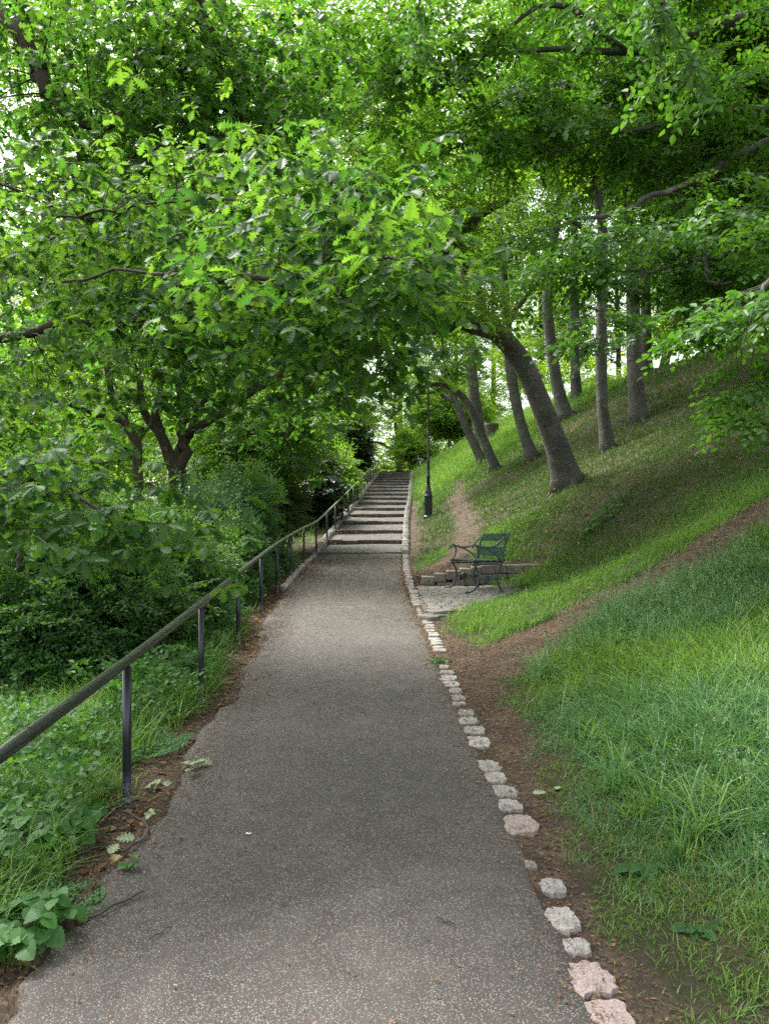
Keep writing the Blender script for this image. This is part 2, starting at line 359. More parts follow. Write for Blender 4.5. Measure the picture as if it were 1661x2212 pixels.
# ------------------------------------------------------------------ leaf and spray templates
def Tm(): return dict(v=[], loops=[], tot=[], mat=[])
def strip_leaf(L, w, prof, fold=.25, curl=.12):
    """leaf as a strip each side of the midrib, growing along +x; prof = [(t, half width)]"""
    mid = [(0, 0, 0)]; lf = []; rt = []
    v = []; f = []
    for t, hw in prof:
        z = -curl * t * t * L
        v.append((t * L, 0, z)); v.append((t * L - .0 * hw, hw * w, z + fold * hw * w)); v.append((t * L, -hw * w, z + fold * hw * w))
    n = len(prof)
    for i in range(n - 1):
        a, b_ = 3 * i, 3 * i + 3
        f.append((a, b_, b_ + 1, a + 1)); f.append((a, a + 2, b_ + 2, b_))
    return np.array(v, float), f
OAKP = [(0, .02), (.12, .05), (.2, .27), (.27, .10), (.36, .44), (.44, .15), (.55, .58), (.63, .2), (.74, .56), (.82, .25), (.91, .36), (1, .08)]
OAKP2 = [(0, .02), (.2, .24), (.32, .10), (.5, .52), (.62, .18), (.78, .54), (1, .08)]
BEP = [(0, .02), (.18, .32), (.45, .5), (.75, .33), (1, .02)]
def quad_leaf(L, w):
    return np.array([(0, 0, 0), (.48 * L, .5 * w, .09 * w), (L, 0, -.1 * L), (.48 * L, -.5 * w, .09 * w)], float), [(0, 1, 2), (0, 2, 3)]
def tadd(T, v, f, M3=None, off=(0, 0, 0), mat=0):
    v = np.asarray(v, float)
    if M3 is not None: v = v @ M3.T
    base = sum(len(a) for a in T['v']); T['v'].append(v + np.asarray(off))
    for q in f: T['loops'] += [base + i for i in q]; T['tot'].append(len(q)); T['mat'].append(mat)
def rot(ax, ay, az):
    ca, sa, cb, sb, cc, sc = math.cos(ax), math.sin(ax), math.cos(ay), math.sin(ay), math.cos(az), math.sin(az)
    X_ = np.array([[1, 0, 0], [0, ca, -sa], [0, sa, ca]]); Y_ = np.array([[cb, 0, sb], [0, 1, 0], [-sb, 0, cb]]); Z_ = np.array([[cc, -sc, 0], [sc, cc, 0], [0, 0, 1]])
    return Z_ @ Y_ @ X_
def twigseg(T, a, b_, r):
    a = np.asarray(a, float); b_ = np.asarray(b_, float); d = b_ - a; n = np.cross(d, (0, 0, 1)); n = n / (np.linalg.norm(n) + 1e-9) * r
    u = np.array([0, 0, r])
    tadd(T, [a + n, a - n * .5 + u, a - n * .5 - u, b_ + n * .5, b_ - n * .3 + u * .5, b_ - n * .3 - u * .5], [(0, 1, 4, 3), (1, 2, 5, 4), (2, 0, 3, 5)], mat=1)
def fin(T):
    T['v'] = np.vstack(T['v']); T['loops'] = np.array(T['loops']); T['tot'] = np.array(T['tot']); T['mat'] = np.array(T['mat']); return T
def spray(kind, seed, leaf=.075, n=13, length=.6, side=2, tilt=.35):
    """flat branchlet with alternate leaves, metres; grows along +x"""
    r_ = random.Random(seed); T = Tm()
    axes = [((0, 0, 0), 0, length, n)]
    for k in range(side):
        t = .2 + .5 * k / max(1, side) + r_.uniform(0, .1); sg = 1 if k % 2 else -1
        axes.append(((t * length, 0, -.06 * t * length), sg * r_.uniform(.6, .95), length * (1 - t) * r_.uniform(.6, .9), int(n * (1 - t) * .85)))
    for (o, ang, ln, nn) in axes:
        pr = None
        for i in range(nn + 1):
            t = (i + .4) / (nn + .4); p = (o[0] + math.cos(ang) * ln * t, o[1] + math.sin(ang) * ln * t + .02 * math.sin(t * 5), o[2] - .18 * ln * t * t)
            if kind != 'far' and pr is not None and i % 3 == 0: pass
            sg = 1 if i % 2 else -1
            la = ang + (sg * r_.uniform(.6, 1.15) if i < nn else 0)
            sz = leaf * r_.uniform(.75, 1.2)
            v, f = strip_leaf(sz, sz * .62, BEP) if kind == 'near' else quad_leaf(sz, sz * .64)
            tadd(T, v, f, rot(r_.gauss(0, tilt), r_.gauss(.1, tilt * .8), la), p)
        e = (o[0] + math.cos(ang) * ln, o[1] + math.sin(ang) * ln, o[2] - .18 * ln); mid_ = (o[0] + math.cos(ang) * ln * .5, o[1] + math.sin(ang) * ln * .5, o[2] - .045 * ln)
        twigseg(T, o, mid_, .0035 * length / .6); twigseg(T, mid_, e, .0022 * length / .6)
    return fin(T)
def rosette(kind, seed, leaf=.11, n=7):
    """oak shoot: leaves crowded round the tip of a short twig"""
    r_ = random.Random(seed); T = Tm(); ln = leaf * 1.6
    for i in range(n):
        t = r_.uniform(.35, 1); az = i * 2.4 + r_.uniform(-.3, .3); sz = leaf * r_.uniform(.7, 1.25)
        v, f = strip_leaf(sz, sz * .62, OAKP if kind == 'near' else OAKP2, r_.uniform(.1, .4), r_.uniform(.05, .35))
        tadd(T, v, f, rot(r_.gauss(0, .35), r_.uniform(-.2, .75), az * .55 if i > 2 else r_.uniform(-.7, .7)), (ln * t, 0, 0))
    twigseg(T, (0, 0, 0), (ln, 0, 0), .003)
    return fin(T)
TB0 = [spray('near', k, .078, 11, .5, 2) for k in range(6)]
TBM = [spray('near', 20 + k, .088, 12, .62, 3, .3) for k in range(6)]
TB1 = [spray('far', k, .092, 10, .62, 3) for k in range(6)]
TB2 = [spray('far', k, .17, 8, 1.0, 3) for k in range(5)]
TO0 = [rosette('near', k) for k in range(8)]
TO1 = [rosette('mid', k, .115, 7) for k in range(6)]
TS1 = [spray('near', 40 + k, .042, 10, .28, 3, .6) for k in range(5)]
TS2 = [spray('far', 50 + k, .055, 9, .34, 3, .6) for k in range(5)]
def frames(D, up):
    """rotation matrices whose x axis is D and z axis is close to up"""
    D = D / (np.linalg.norm(D, axis=1)[:, None] + 1e-9)
    Z = up - D * np.sum(up * D, 1)[:, None]; Z /= np.linalg.norm(Z, axis=1)[:, None] + 1e-9
    Yv = np.cross(Z, D); return np.stack([D, Yv, Z], -1)
def scatter(acc, Ts, pos, Rm, sc, var, mats=None):
    pick = rng.integers(0, len(Ts), len(pos))
    for k, T in enumerate(Ts):
        I = np.nonzero(pick == k)[0]
        if not len(I): continue
        nv = len(T['v'])
        V = np.einsum('nij,vj->nvi', Rm[I], T['v']) * sc[I][:, None, None] + pos[I][:, None]
        lp = (T['loops'][None] + (np.arange(len(I)) * nv)[:, None]).ravel()
        mt = T['mat'] if mats is None else np.array(mats)[T['mat']]
        vv = np.repeat(var[I], nv) + np.tile(np.repeat(rng.normal(0, .0, 1), nv), len(I))
        # leaf to leaf variation
        vv = vv + np.repeat(rng.normal(0, .17, (len(I) * nv) // 4 + 1), 4)[:len(vv)]
        acc.add(V, lp, np.tile(T['tot'], len(I)), np.tile(mt, len(I)), np.clip(vv, 0, 1))
def blob_points(c, r, n, shell=.55):
    d = rng.normal(size=(n, 3)); d /= np.linalg.norm(d, axis=1)[:, None]
    q = (shell + (1 - shell) * rng.random(n) ** .6)
    q = np.where(rng.random(n) < .3, rng.random(n) ** .5, q)
    return np.asarray(c) + d * q[:, None] * np.asarray(r), d
def foliage(acc, wood, skel, blobs, Ts, per=14, csize=.55, mats=(0, 1), flat=.5, sc=1.0, droop=.25, twigr=.014, keep=None):
    """clusters of sprays in the blobs, each hung on a branchlet from the nearest limb"""
    S = np.vstack(skel)[:, :4]
    for bl in blobs:
        c, r, n = bl[:3]; cs = bl[3] if len(bl) > 3 else csize; pr_ = bl[4] if len(bl) > 4 else per
        C, d = blob_points(c, r, n)
        g = gz(C[:, 0], C[:, 1]); C[:, 2] = np.maximum(C[:, 2], g + .3)
        if keep is not None: k = keep(C); C = C[k]; d = d[k]
        for ci in range(len(C)):
            D2 = np.sum((S[:, :3] - C[ci]) ** 2, 1); j = np.argmin(D2); a = S[j, :3]
            if wood is not None and D2[j] > .05:
                ln = math.sqrt(D2[j]); midp = (a + C[ci]) / 2 + np.array([0, 0, .12 * ln]) + rng.normal(0, .06 * ln, 3)
                r0 = min(S[j, 3] * .6, twigr * (.6 + .35 * ln))
                tube(wood, smoothline([(*a, r0), (*midp, r0 * .6), (*C[ci], r0 * .25)], 3), 4, 0, cap=False)
        m_ = len(C) * pr_
        if not m_: continue
        idx = np.repeat(np.arange(len(C)), pr_)
        off = rng.normal(0, 1, (m_, 3)) * np.array([cs, cs, cs * flat])
        pos = C[idx] + off * .55
        th = np.arctan2(off[:, 1], off[:, 0]) + rng.normal(0, .7, m_)
        D = np.stack([np.cos(th), np.sin(th), -droop + rng.normal(0, .25, m_)], 1)
        up = np.stack([rng.normal(0, .32, m_), rng.normal(0, .32, m_), np.ones(m_)], 1)
        cv = rng.normal(.48, .27, len(C))
        scatter(acc, Ts, pos, frames(D, up), sc * rng.uniform(.75, 1.2, m_), np.clip(cv[idx] + rng.normal(0, .12, m_), 0, 1), mats)
LASTK = [1.0]
def limb(*pts, n=6):
    q_ = LASTK[0]; L = smoothline([(*U(px, py, d * q_), r * q_) for px, py, d, r in pts], n); k = np.arange(len(L)); w = np.minimum(1, np.minimum(k, len(L) - 1 - k) / 4) * (.35 * L[:, 3] + .012)
    for c_ in range(3): L[:, c_] += w * (np.sin(k * .9 + rng.uniform(0, 6)) + .7 * np.sin(k * 1.9 + rng.uniform(0, 6)))
    return L
def B(px, py, d, rx, ry, rz, n, *a): q_ = LASTK[0]; return (U(px, py, d * q_), (rx * q_, ry * q_, rz * q_), n, *a)
def flare(L, k=.42, h=.6):
    """root flare on the first part of a trunk"""
    dz = L[:, 2] - L[0, 2]; L = L.copy(); L[:, 3] *= 1 + k * np.exp(-np.maximum(dz, 0) / (h * .4)); return L
def tree(name, label, cat, trunk, limbs, blobs, Ts, leafm, barkm, per=14, csize=.6, sc=1., group=None, bump=.07, roots=True, twigr=.014, keep=None, flat=.5, droop=.25, dens=.6, over=None):
    blobs = [(b[0], b[1], max(2, int(b[2] * dens)), *b[3:]) for b in blobs]
    base = trunk[0][:3].copy(); base[2] = float(gz(base[0], base[1]))
    o = empty(name, tuple(base)); tag(o, label, cat, group)
    A = Acc(); T0 = flare(trunk); T0[0, 2] -= .25
    tube(A, T0, 14, 0, bump)
    if roots:
        r0 = trunk[0][3]
        for k in range(5):
            a = k * 1.256 + rng.uniform(-.3, .3); ex = base[:2] + np.array([math.cos(a), math.sin(a)]) * r0 * rng.uniform(1.7, 2.3)
            tube(A, smoothline([(base[0] + math.cos(a) * r0 * .5, base[1] + math.sin(a) * r0 * .5, base[2] + r0 * .9, r0 * .36), (base[0] + math.cos(a) * r0 * 1.2, base[1] + math.sin(a) * r0 * 1.2, float(gz(base[0] + math.cos(a) * r0 * 1.2, base[1] + math.sin(a) * r0 * 1.2)) + r0 * .08, r0 * .24), (ex[0], ex[1], float(gz(*ex)) - .06, r0 * .12)], 4), 7, 0, .1)
    for L in limbs: tube(A, L, 8, 0, bump * .8)
    C_ = Acc()
    skel = [T0[len(T0) // 3:]] + list(limbs)
    if keep is None: keep = inview
    foliage(C_, A, skel, blobs, Ts, per, csize, (0, 1), flat, sc, droop, twigr, keep)
    if over: foliage(C_, None, skel, over, TB2, 9, .9, (0, 1), .5, 1.0, .2, .01, None)  # extra unseen leaf clumps above the view, added to block skylight
    A.build('trunk', M[barkm], o, True, tuple(base))
    LASTK[0] = 1.0
    if C_.n: C_.build('crown', [M[leafm], M['twig']], o, False, tuple(base))
    return o
def inview(C, mx=220, my=350, out=.2):
    px = CX + F * C[:, 0] / np.maximum(C[:, 1], .5); py = CY - F * (C[:, 2] - CAMZ) / np.maximum(C[:, 1], .5)
    ok = (C[:, 1] > .8) & (px > -mx) & (px < 1661 + mx) & (py > -my) & (py < 2212 + mx)
    return ok | (rng.random(len(C)) < out)

# ------------------------------------------------------------------ ground, footpath, trails
def axis(parts):
    out = [parts[0][0]]
    for a, b, st in parts: out += list(np.linspace(a, b, int(round((b - a) / st)) + 1)[1:])
    return np.array(out)
gx = axis([(-60, -16, 2.2), (-16, -6, .5), (-6, -2.2, .16), (-2.2, 5.2, .06), (5.2, 14, .16), (14, 26, .5), (26, 60, 2.2)])
gy = axis([(-14, 0, .7), (0, 1.2, .3), (1.2, 11, .065), (11, 18, .09), (18, 30, .16), (30, 50, .3), (50, 80, 1.0), (80, 140, 4)])
GX, GY = np.meshgrid(gx, gy); GZ = gz(GX, GY)
inside = (GX > Xl(GY) + .06) & (GX < Xr(GY) - .06)
GZ = GZ - np.where(inside, np.where((GY > 17.8) & (GY < 48), .30, .06), 0)
GD = dirt(GX, GY); GB = brown(GX, GY)
nx, ny = len(gx), len(gy)
i, j = np.meshgrid(np.arange(ny - 1), np.arange(nx - 1), indexing='ij')
Q = np.stack([i * nx + j, i * nx + j + 1, (i + 1) * nx + j + 1, (i + 1) * nx + j], -1).reshape(-1, 4)
VV = np.stack([GX, GY, GZ], -1).reshape(-1, 3); DD = GD.ravel(); BB = GB.ravel()
fd = DD[Q].mean(1)
trail = (fd > .5) & (VV[Q[:, 0], 0] > Xr(VV[Q[:, 0], 1]) - .05) & (VV[Q[:, 0], 1] < 30)
def submesh(name, sel):
    q = Q[sel]; us, inv = np.unique(q, return_inverse=True)
    me = bpy.data.meshes.new(name); me.vertices.add(len(us)); me.vertices.foreach_set('co', VV[us].astype(np.float32).ravel())
    lp = inv.reshape(-1).astype(np.int32); me.loops.add(len(lp)); me.loops.foreach_set('vertex_index', lp)
    me.polygons.add(len(q)); me.polygons.foreach_set('loop_start', np.arange(0, len(lp), 4, dtype=np.int32)); me.polygons.foreach_set('use_smooth', np.ones(len(q), bool))
    for n_, a in (('dirt', DD), ('brown', BB)):
        at = me.attributes.new(n_, 'FLOAT', 'POINT'); at.data.foreach_set('value', a[us].astype(np.float32))
    me.update(calc_edges=True); me.materials.append(M['ground'])
    o = bpy.data.objects.new(name, me); col.objects.link(o); return o
tag(submesh('ground', ~trail), 'grassy bank rising steeply to the right of the footpath and falling away at the left', 'ground', kind='structure')
tag(submesh('dirt_trail', trail), 'trodden brown earth and wood chip trail beside the kerb stones and up the bank', 'path', kind='structure')

# footpath: one asphalt sheet with a ragged left edge, up to the foot of the steps
py_ = axis([(-4, 1.2, .2), (1.2, 12, .06), (12, 18.4, .1)]); nxp = 46
tt = np.linspace(0, 1, nxp)
PX = []; PY = []
for y in py_:
    l = Xl(y) + (.05 * math.sin(y * 2.3 + 1.5 * math.sin(y * .9)) + .03 * math.sin(y * 6.1 + 2 * math.sin(y * 2.1)) + .02 * math.sin(y * 19.0 + 3 * math.sin(y * 4))) * (1 if y < 12 else .3) + rng.normal(0, .014); r = Xr(y) - .005 + .012 * math.sin(y * 9)
    PX.append(l + (r - l) * tt); PY.append(np.full(nxp, y))
PX = np.array(PX); PY = np.array(PY); e = np.minimum(tt, 1 - tt)[None] * 2
PZ = zpath(PY) + .004 + .012 * (1 - (2 * tt[None] - 1) ** 2) + .003 * wav(PX, PY, 3)
PZ[:, 0] -= .05; PZ[:, -1] -= .03
me = bpy.data.meshes.new('footpath'); n1, n2 = PX.shape
i, j = np.meshgrid(np.arange(n1 - 1), np.arange(n2 - 1), indexing='ij')
q = np.stack([i * n2 + j, i * n2 + j + 1, (i + 1) * n2 + j + 1, (i + 1) * n2 + j], -1).reshape(-1, 4)
me.from_pydata(np.stack([PX, PY, PZ], -1).reshape(-1, 3).tolist(), [], q.tolist())
at = me.attributes.new('edge', 'FLOAT', 'POINT')
ed = np.clip(np.exp(-(PX - PX[:, :1]) / .28) + .6 * np.exp(-(PX[:, -1:] - PX) / .12) + .5 * sstep(8, 16, PY), 0, 1)
at.data.foreach_set('value', ed.astype(np.float32).ravel())
me.polygons.foreach_set('use_smooth', np.ones(len(q), bool)); me.materials.append(M['asphalt'])
fp = bpy.data.objects.new('footpath', me); col.objects.link(fp)
tag(fp, 'grey asphalt footpath speckled with pale chippings leading to the steps', 'path', kind='structure')
# landing beyond the last step
A = Acc()
for y0, y1 in zip(np.arange(46.9, 72, 1.0), np.arange(47.9, 73, 1.0)):
    v = [(Xl(y0), y0, zpath(y0) + .10), (Xr(y0), y0, zpath(y0) + .10), (Xr(y1), y1, zpath(y1) + .10), (Xl(y1), y1, zpath(y1) + .10)]
    A.add(v, [0, 1, 2, 3], [4], 0)
tag(A.build('upper_path', M['asphalt'], None, True), 'level stretch of path beyond the topmost step', 'path', kind='structure')

# steps
SY = [18.3, 20.2, 22.05, 24.0, 25.8, 27.7, 29.6, 31.4, 33.2, 35.0, 36.7, 38.4, 40.1, 41.8, 43.4, 45.0, 46.6]
st = empty('staircase', (0, 18.3, .7)); tag(st, 'long flight of shallow asphalt steps with dark edgings climbing between stone kerbs', 'steps')
LO = (0, 18.3, .7)
for k, y in enumerate(SY):
    y1 = SY[k + 1] if k + 1 < len(SY) else 47.2
    skew = .16                                            # the steps lie slightly askew: right end farther off
    zt = float(zpath(y)) + .045; ze = float(zpath(y1)) - .045
    A = Acc(); nseg = 5
    xa, xb = float(Xl(y)) - .0, float(Xr(y)) - .02
    for s_ in range(nseg):
        x0 = xa + (xb - xa) * s_ / nseg; x1 = xa + (xb - xa) * (s_ + 1) / nseg
        yy = y + skew * ((x0 + x1) / 2 - xa) / (xb - xa)
        box(A, ((x0 + x1) / 2, yy + .05 + rng.normal(0, .006), zt - .09 + rng.normal(0, .006)), (x1 - x0 - .006, .12, .20), skew / (xb - xa), 0, .012, var=rng.random())
    A.build('step_edge', M['stepedge'], st, False, LO)
    A = Acc(); n2 = 22; nr = 9; V = []
    for a in range(nr):
        for b_ in range(n2):
            t = a / (nr - 1); u = b_ / (n2 - 1); yy0 = y + .10 + skew * u; yy1 = y1 + .02 + skew * u
            yy = yy0 + (yy1 - yy0) * t; xl_, xr_ = float(Xl(yy)) - .02, float(Xr(yy)) + .02
            V.append((xl_ + (xr_ - xl_) * u, yy, zt - .004 + (ze - zt) * t + .008 * math.sin(yy * 3 + u * 5)))
    i, j = np.meshgrid(np.arange(nr - 1), np.arange(n2 - 1), indexing='ij')
    A.add(V, np.stack([i * n2 + j, i * n2 + j + 1, (i + 1) * n2 + j + 1, (i + 1) * n2 + j], -1).reshape(-1), np.full((nr - 1) * (n2 - 1), 4), 0)
    A.build('tread', M['tread'], st, True, LO)

# ------------------------------------------------------------------ kerbs
def stone_block(acc, c, sx, sy, sz, rz=0, rough=.1, var=.5, nr=11, mat=0):
    """worn block: irregular outline, rounded top"""
    ang = np.linspace(0, 2 * np.pi, nr, endpoint=False) + rng.uniform(-.15, .15, nr)
    sup = (np.abs(np.cos(ang)) ** 4.5 + np.abs(np.sin(ang)) ** 4.5) ** (-1 / 4.5) * (1 + rng.normal(0, rough, nr)) * (1 + .5 * rough * np.sin(ang * 3 + rng.uniform(0, 6)))
    ox, oy = np.cos(ang) * sup * sx / 2, np.sin(ang) * sup * sy / 2
    rings = []
    for f, z in ((1.0, -sz), (1.01, -.02), (1.0, -.001), (.96, .0025), (.5, .0035)):
        rings.append(np.stack([ox * f, oy * f, np.full(nr, z) + (rng.normal(0, .0015, nr) if z > -.01 else 0)], 1))
    v = np.vstack(rings + [np.array([[0, 0, .0038]])]); c_, s_ = math.cos(rz), math.sin(rz)
    v = np.stack([v[:, 0] * c_ - v[:, 1] * s_, v[:, 0] * s_ + v[:, 1] * c_, v[:, 2]], 1) + np.asarray(c)
    lp = []; tot = []
    for k in range(4):
        for j in range(nr): lp += [k * nr + j, k * nr + (j + 1) % nr, (k + 1) * nr + (j + 1) % nr, (k + 1) * nr + j]; tot.append(4)
    for j in range(nr): lp += [4 * nr + j, 4 * nr + (j + 1) % nr, 5 * nr]; tot.append(3)
    acc.add(v, lp, tot, mat, var)
STN = [  # photo x, y, width, height, pink?, label
 (1315, 2191, 84, 62, 1, 'pinkish kerb stone cut off by the lower frame edge'),
 (1275, 2114, 86, 72, 1, 'largest pink kerb stone with a slanting, chipped right side'),
 (1246, 2046, 50, 36, 0, 'small grey-white kerb stone between the largest pink one and a pale slab'),
 (1213, 1984, 62, 52, 0, 'pale rosy slab-like kerb stone, second stone beyond the largest pink one'),
 (1194, 1916, 50, 34, 0, 'rounded pale grey kerb stone beyond the pale rosy slab'),
 (1146, 1870, 24, 16, 0, 'tiniest kerb stone, a buried speck alone in the wood chips'),
 (1123, 1781, 66, 42, 1, 'wide pink kerb stone at the near end of the unbroken run'),
 (1097, 1740, 52, 26, 0, 'faintly pink kerb stone just beyond the wide pink one'),
 (1087, 1710, 52, 26, 0, 'white ragged kerb stone, second beyond the wide pink one'),
 (1069, 1680, 42, 25, 0, 'bluish white kerb stone, third beyond the wide pink one'),
 (1056, 1655, 42, 24, 0, 'square cream kerb stone with the wide gap behind it'),
 (1035, 1603, 44, 23, 0, 'ragged kerb stone, first beyond the wide gap'),
 (1024, 1578, 44, 18, 0, 'oblong pale kerb stone, second beyond the wide gap'),
 (1010, 1557, 40, 16, 0, 'yellowish grey kerb stone, third beyond the wide gap'),
 (1006, 1540, 32, 14, 0, 'stubby kerb stone, fourth beyond the wide gap'),
 (991, 1521, 28, 8, 0, 'thin sliver of kerb stone half covered by wood chips'),
 (990, 1508, 28, 12, 0, 'small kerb stone just beyond the thin sliver'),
 (983, 1493, 26, 12, 0, 'small kerb stone second beyond the thin sliver'),
 (974, 1478, 35, 13, 0, 'long pale kerb stone third beyond the thin sliver'),
 (968, 1465, 36, 13, 0, 'wide white kerb stone three short of the weed'),
 (965, 1453, 32, 9, 0, 'narrow kerb stone two short of the weed'),
 (959, 1441, 20, 9, 0, 'little kerb stone right in front of the weed')]
for k, (px, py, w, h, pink, lab) in enumerate(STN):
    y0, y1 = [(2941.0) / (v - 1040) for v in (py + h / 2, py - h / 2)]
    Y = 2941.0 / (py - 1040); X = (px - CX) / F * Y; z = max(float(zpath(Y)), float(gz(X, Y))) + .003
    A = Acc(); stone_block(A, (X, Y, z), w / F * Y * 1.06, (y1 - y0) * 1.02, .10, rng.uniform(-.15, .1), .075, rng.random(), 30)
    tag(A.build('kerb_stone', M['kerb_pink' if pink else 'kerb'], None, False, (X, Y, z)), lab, 'kerb stone', 'single stones along the near right kerb')
def kerbrow(name, side, ya, yb, label, w=.13, pitch=.155):
    A = Acc(); y = ya
    while y < yb:
        f = 1.0 + (y > 26) * .6
        ln = pitch * f * rng.uniform(.75, 1.2)
        X = (float(Xr(y)) + w * .5 if side > 0 else float(Xl(y)) - w * .55) + rng.normal(0, .008)
        zz = float(zpath(y)) + (.012 if y < 18.3 else .105) + rng.normal(0, .004)
        dx = (float(Xr(y + .5) - Xr(y)) if side > 0 else float(Xl(y + .5) - Xl(y)))
        stone_block(A, (X, y + ln / 2, zz), w * rng.uniform(.85, 1.1) * (1 if y < 18.3 else 1.25), ln * .93, .22, -math.atan2(dx, .5), .05, rng.random(), 9)
        y += ln
    return tag(A.build(name, M['kerb'], None, True, (0, ya, 0)), label, 'kerb')
kerbrow('stone_kerb', 1, 7.95, 46.5, 'continuous pale sett kerb along the right of the path and steps, from the weed upward')
kerbrow('stone_kerb', -1, 12.7, 46.5, 'pale sett kerb along the left of the steps below the handrail')

# cobbled place for the bench
zpad = lambda X, Y: float(gz(X, Y))
poly = np.array([(.53, 9.75), (.75, 9.75), (1.1, 10.5), (1.62, 11.7), (2.15, 12.8), (2.2, 13.3), (1.9, 14.15), (.52, 14.15), (.50, 12), (.52, 10.8)])
def inpoly(x, y, P):
    c = False; n = len(P); j = n - 1
    for i in range(n):
        if (P[i][1] > y) != (P[j][1] > y) and x < (P[j][0] - P[i][0]) * (y - P[i][1]) / (P[j][1] - P[i][1]) + P[i][0]: c = not c
        j = i
    return c
A = Acc(); y = 9.7; r_ = 0
while y < 14.2:
    x = .50 + (r_ % 2) * .07
    while x < 2.3:
        ln = rng.uniform(.13, .24)
        yy = y + .16 * (x - .5) ; xx = x + ln / 2
        if inpoly(xx, yy, poly): stone_block(A, (xx, yy, zpad(xx, yy) + .016), ln * .95, .095, .06, .16, .05, rng.random(), 9)
        x += ln
    y += .108; r_ += 1
tag(A.build('cobbled_pad', M['cobble'], None, True, (1, 12, .4)), 'patch of grey setts in front of the bench', 'paving', kind='structure')
for (px, py, w, dpt, lab) in ((926, 1325, .17, .30, 'loose blue-grey slab at the tip of the cobbled patch, nearer the path'), (952, 1313, .34, .26, 'longer blue-grey slab edging the cobbled patch beside the grass')):
    h_ = hit(px, py + 10); A = Acc(); stone_block(A, (h_[0], h_[1], h_[2] + .03), w, dpt, .06, .5, .07, .3, 12)
    tag(A.build('edge_slab', M['cobble'], None, True, tuple(h_)), lab, 'stone slab')

# dry wall behind the bench
A = Acc(); sw = empty('stone_wall', (.7, WY, .4)); tag(sw, 'low curved wall of square sandstone blocks behind the bench, tapering into the grass', 'wall')
for course in range(3):
    x = .66; k = 0
    while x < 3.3:
        ln = rng.uniform(.20, .30) if course else rng.uniform(.16, .3)
        xm = x + ln / 2; top = float(walltop(xm)); yc = WY + .02 + .10 * (xm - 1.2) * (xm > 1.2) * .3
        zt = top - course * .17; base_ = float(gz(xm, WY - .12)) - .05
        if zt - .05 > base_:
            hh = min(.165, zt - base_)
            box(A, (xm, yc + rng.normal(0, .008) + .02, zt - hh / 2 + rng.normal(0, .005)), (ln - .004, .20, hh - .004), rng.normal(.02, .02), 0, .013, var=rng.random())
        x += ln; k += 1
    if course == 0: A.build('coping_course', M['wallstone'], sw, False, (.7, WY, .4)); A = Acc()
A.build('lower_course', M['wallstone'], sw, False, (.7, WY, .4))

# ------------------------------------------------------------------ handrail
PYS = [2.25, 4.29, 6.32, 8.4, 10.4, 12.4, 14.4, 16.4, 18.2, 20.1, 22.0, 24.0, 25.9, 27.9, 29.9, 31.9, 34.0, 36.2, 38.5, 41.0, 43.5, 46.0]
def railx(Y): return np.interp(Y, [0, 4.29, 6.32, 8.4, 10.4, 12.4, 14.4, 16.4, 18.2, 20.1, 22, 24, 25.9, 27.9, 29.9, 31.9, 34, 36.2, 46], [-1.30, -1.378, -1.445, -1.53, -1.60, -1.66, -1.68, -1.65, -1.55, -1.44, -1.35, -1.26, -1.17, -1.08, -.99, -.93, -.86, -.76, -.36])
def railz(Y): return np.interp(Y, [-5, 16, 18.3, 21, 46.7], zpath(np.array([-5., 16, 18.3, 21, 46.7])) + np.array([.735, .735, .77, .775, .775]))
hr = empty('handrail', (-1.38, 4.29, .1)); HL = (-1.38, 4.29, .1); tag(hr, 'long black metal handrail on round posts along the left edge of path and steps', 'railing')
rp = [(float(railx(y)), y, float(railz(y)), .027) for y in [.3] + PYS]
rp += [(-.33, 46.4, float(railz(46)) - .02, .027)]
A = Acc(); tube(A, smoothline(rp, 5), 14, 0)
A.build('rail', M['rail'], hr, True, HL)
for y in (3.05, 3.55):
    A = Acc(); p0 = np.array([railx(y), y, railz(y)]); p1 = np.array([railx(y + .012), y + .012, railz(y + .012)])
    tube(A, [(*p0, .0290), (*p1, .0290)], 14, 0); A.build('joint_ring', M['rail'], hr, False, HL)
A = Acc(); lathe(A, [(.0235, -.15), (.0235, .02), (.0235, .3), (.0235, .72)], nseg=14); post = A.build('post', M['post'], hr, True)
for k, y in enumerate(PYS):
    o = post if k == 0 else post.copy()
    if k: col.objects.link(o)
    o.parent = hr; X = float(railx(y)); g = float(zpath(y)) - .015 + (.05 if y > 18.3 else 0)
    o.location = (X - HL[0], y - HL[1], g - HL[2]); o.scale = (1, 1, 1)

# ------------------------------------------------------------------ lamp post
bx, by = (925 - CX) / F * 24, 24.0; bz = float(gz(bx, by)) - .02
lp_ = empty('lamp_post', (bx, by, bz)); tag(lp_, 'tall black cast iron lamp post standing in the grass beside the steps', 'street lamp')
A = Acc(); lathe(A, [(.15, -.1), (.15, .06), (.125, .09), (.118, .62), (.13, .64), (.135, .68), (.12, .71), (.105, .74), (.10, .80), (.065, .93), (.07, .96), (.055, 1.0)], nseg=12)
A.build('base', M['iron'], lp_, False)
A = Acc(); lathe(A, [(.052, .98), (.05, 1.22), (.062, 1.23), (.062, 1.27), (.048, 1.3), (.042, 1.68), (.05, 1.7), (.032, 1.76), (.026, 3.9), (.036, 3.92), (.036, 4.0), (.024, 4.04), (.022, 4.95)], nseg=12)
A.build('shaft', M['iron'], lp_, True)
A = Acc(); box(A, (-.125, -.03, .46), (.03, .03, .06), 0, 0, .005); A.build('lock', M['iron'], lp_)
A = Acc(); top = 4.95
tube(A, smoothline([(0, 0, top - .05, .022), (-.03, 0, top + .18, .02), (-.2, 0, top + .36, .018), (-.40, 0, top + .28, .017), (-.50, 0, top + .08, .016), (-.50, 0, top - .06, .014)], 6), 8)
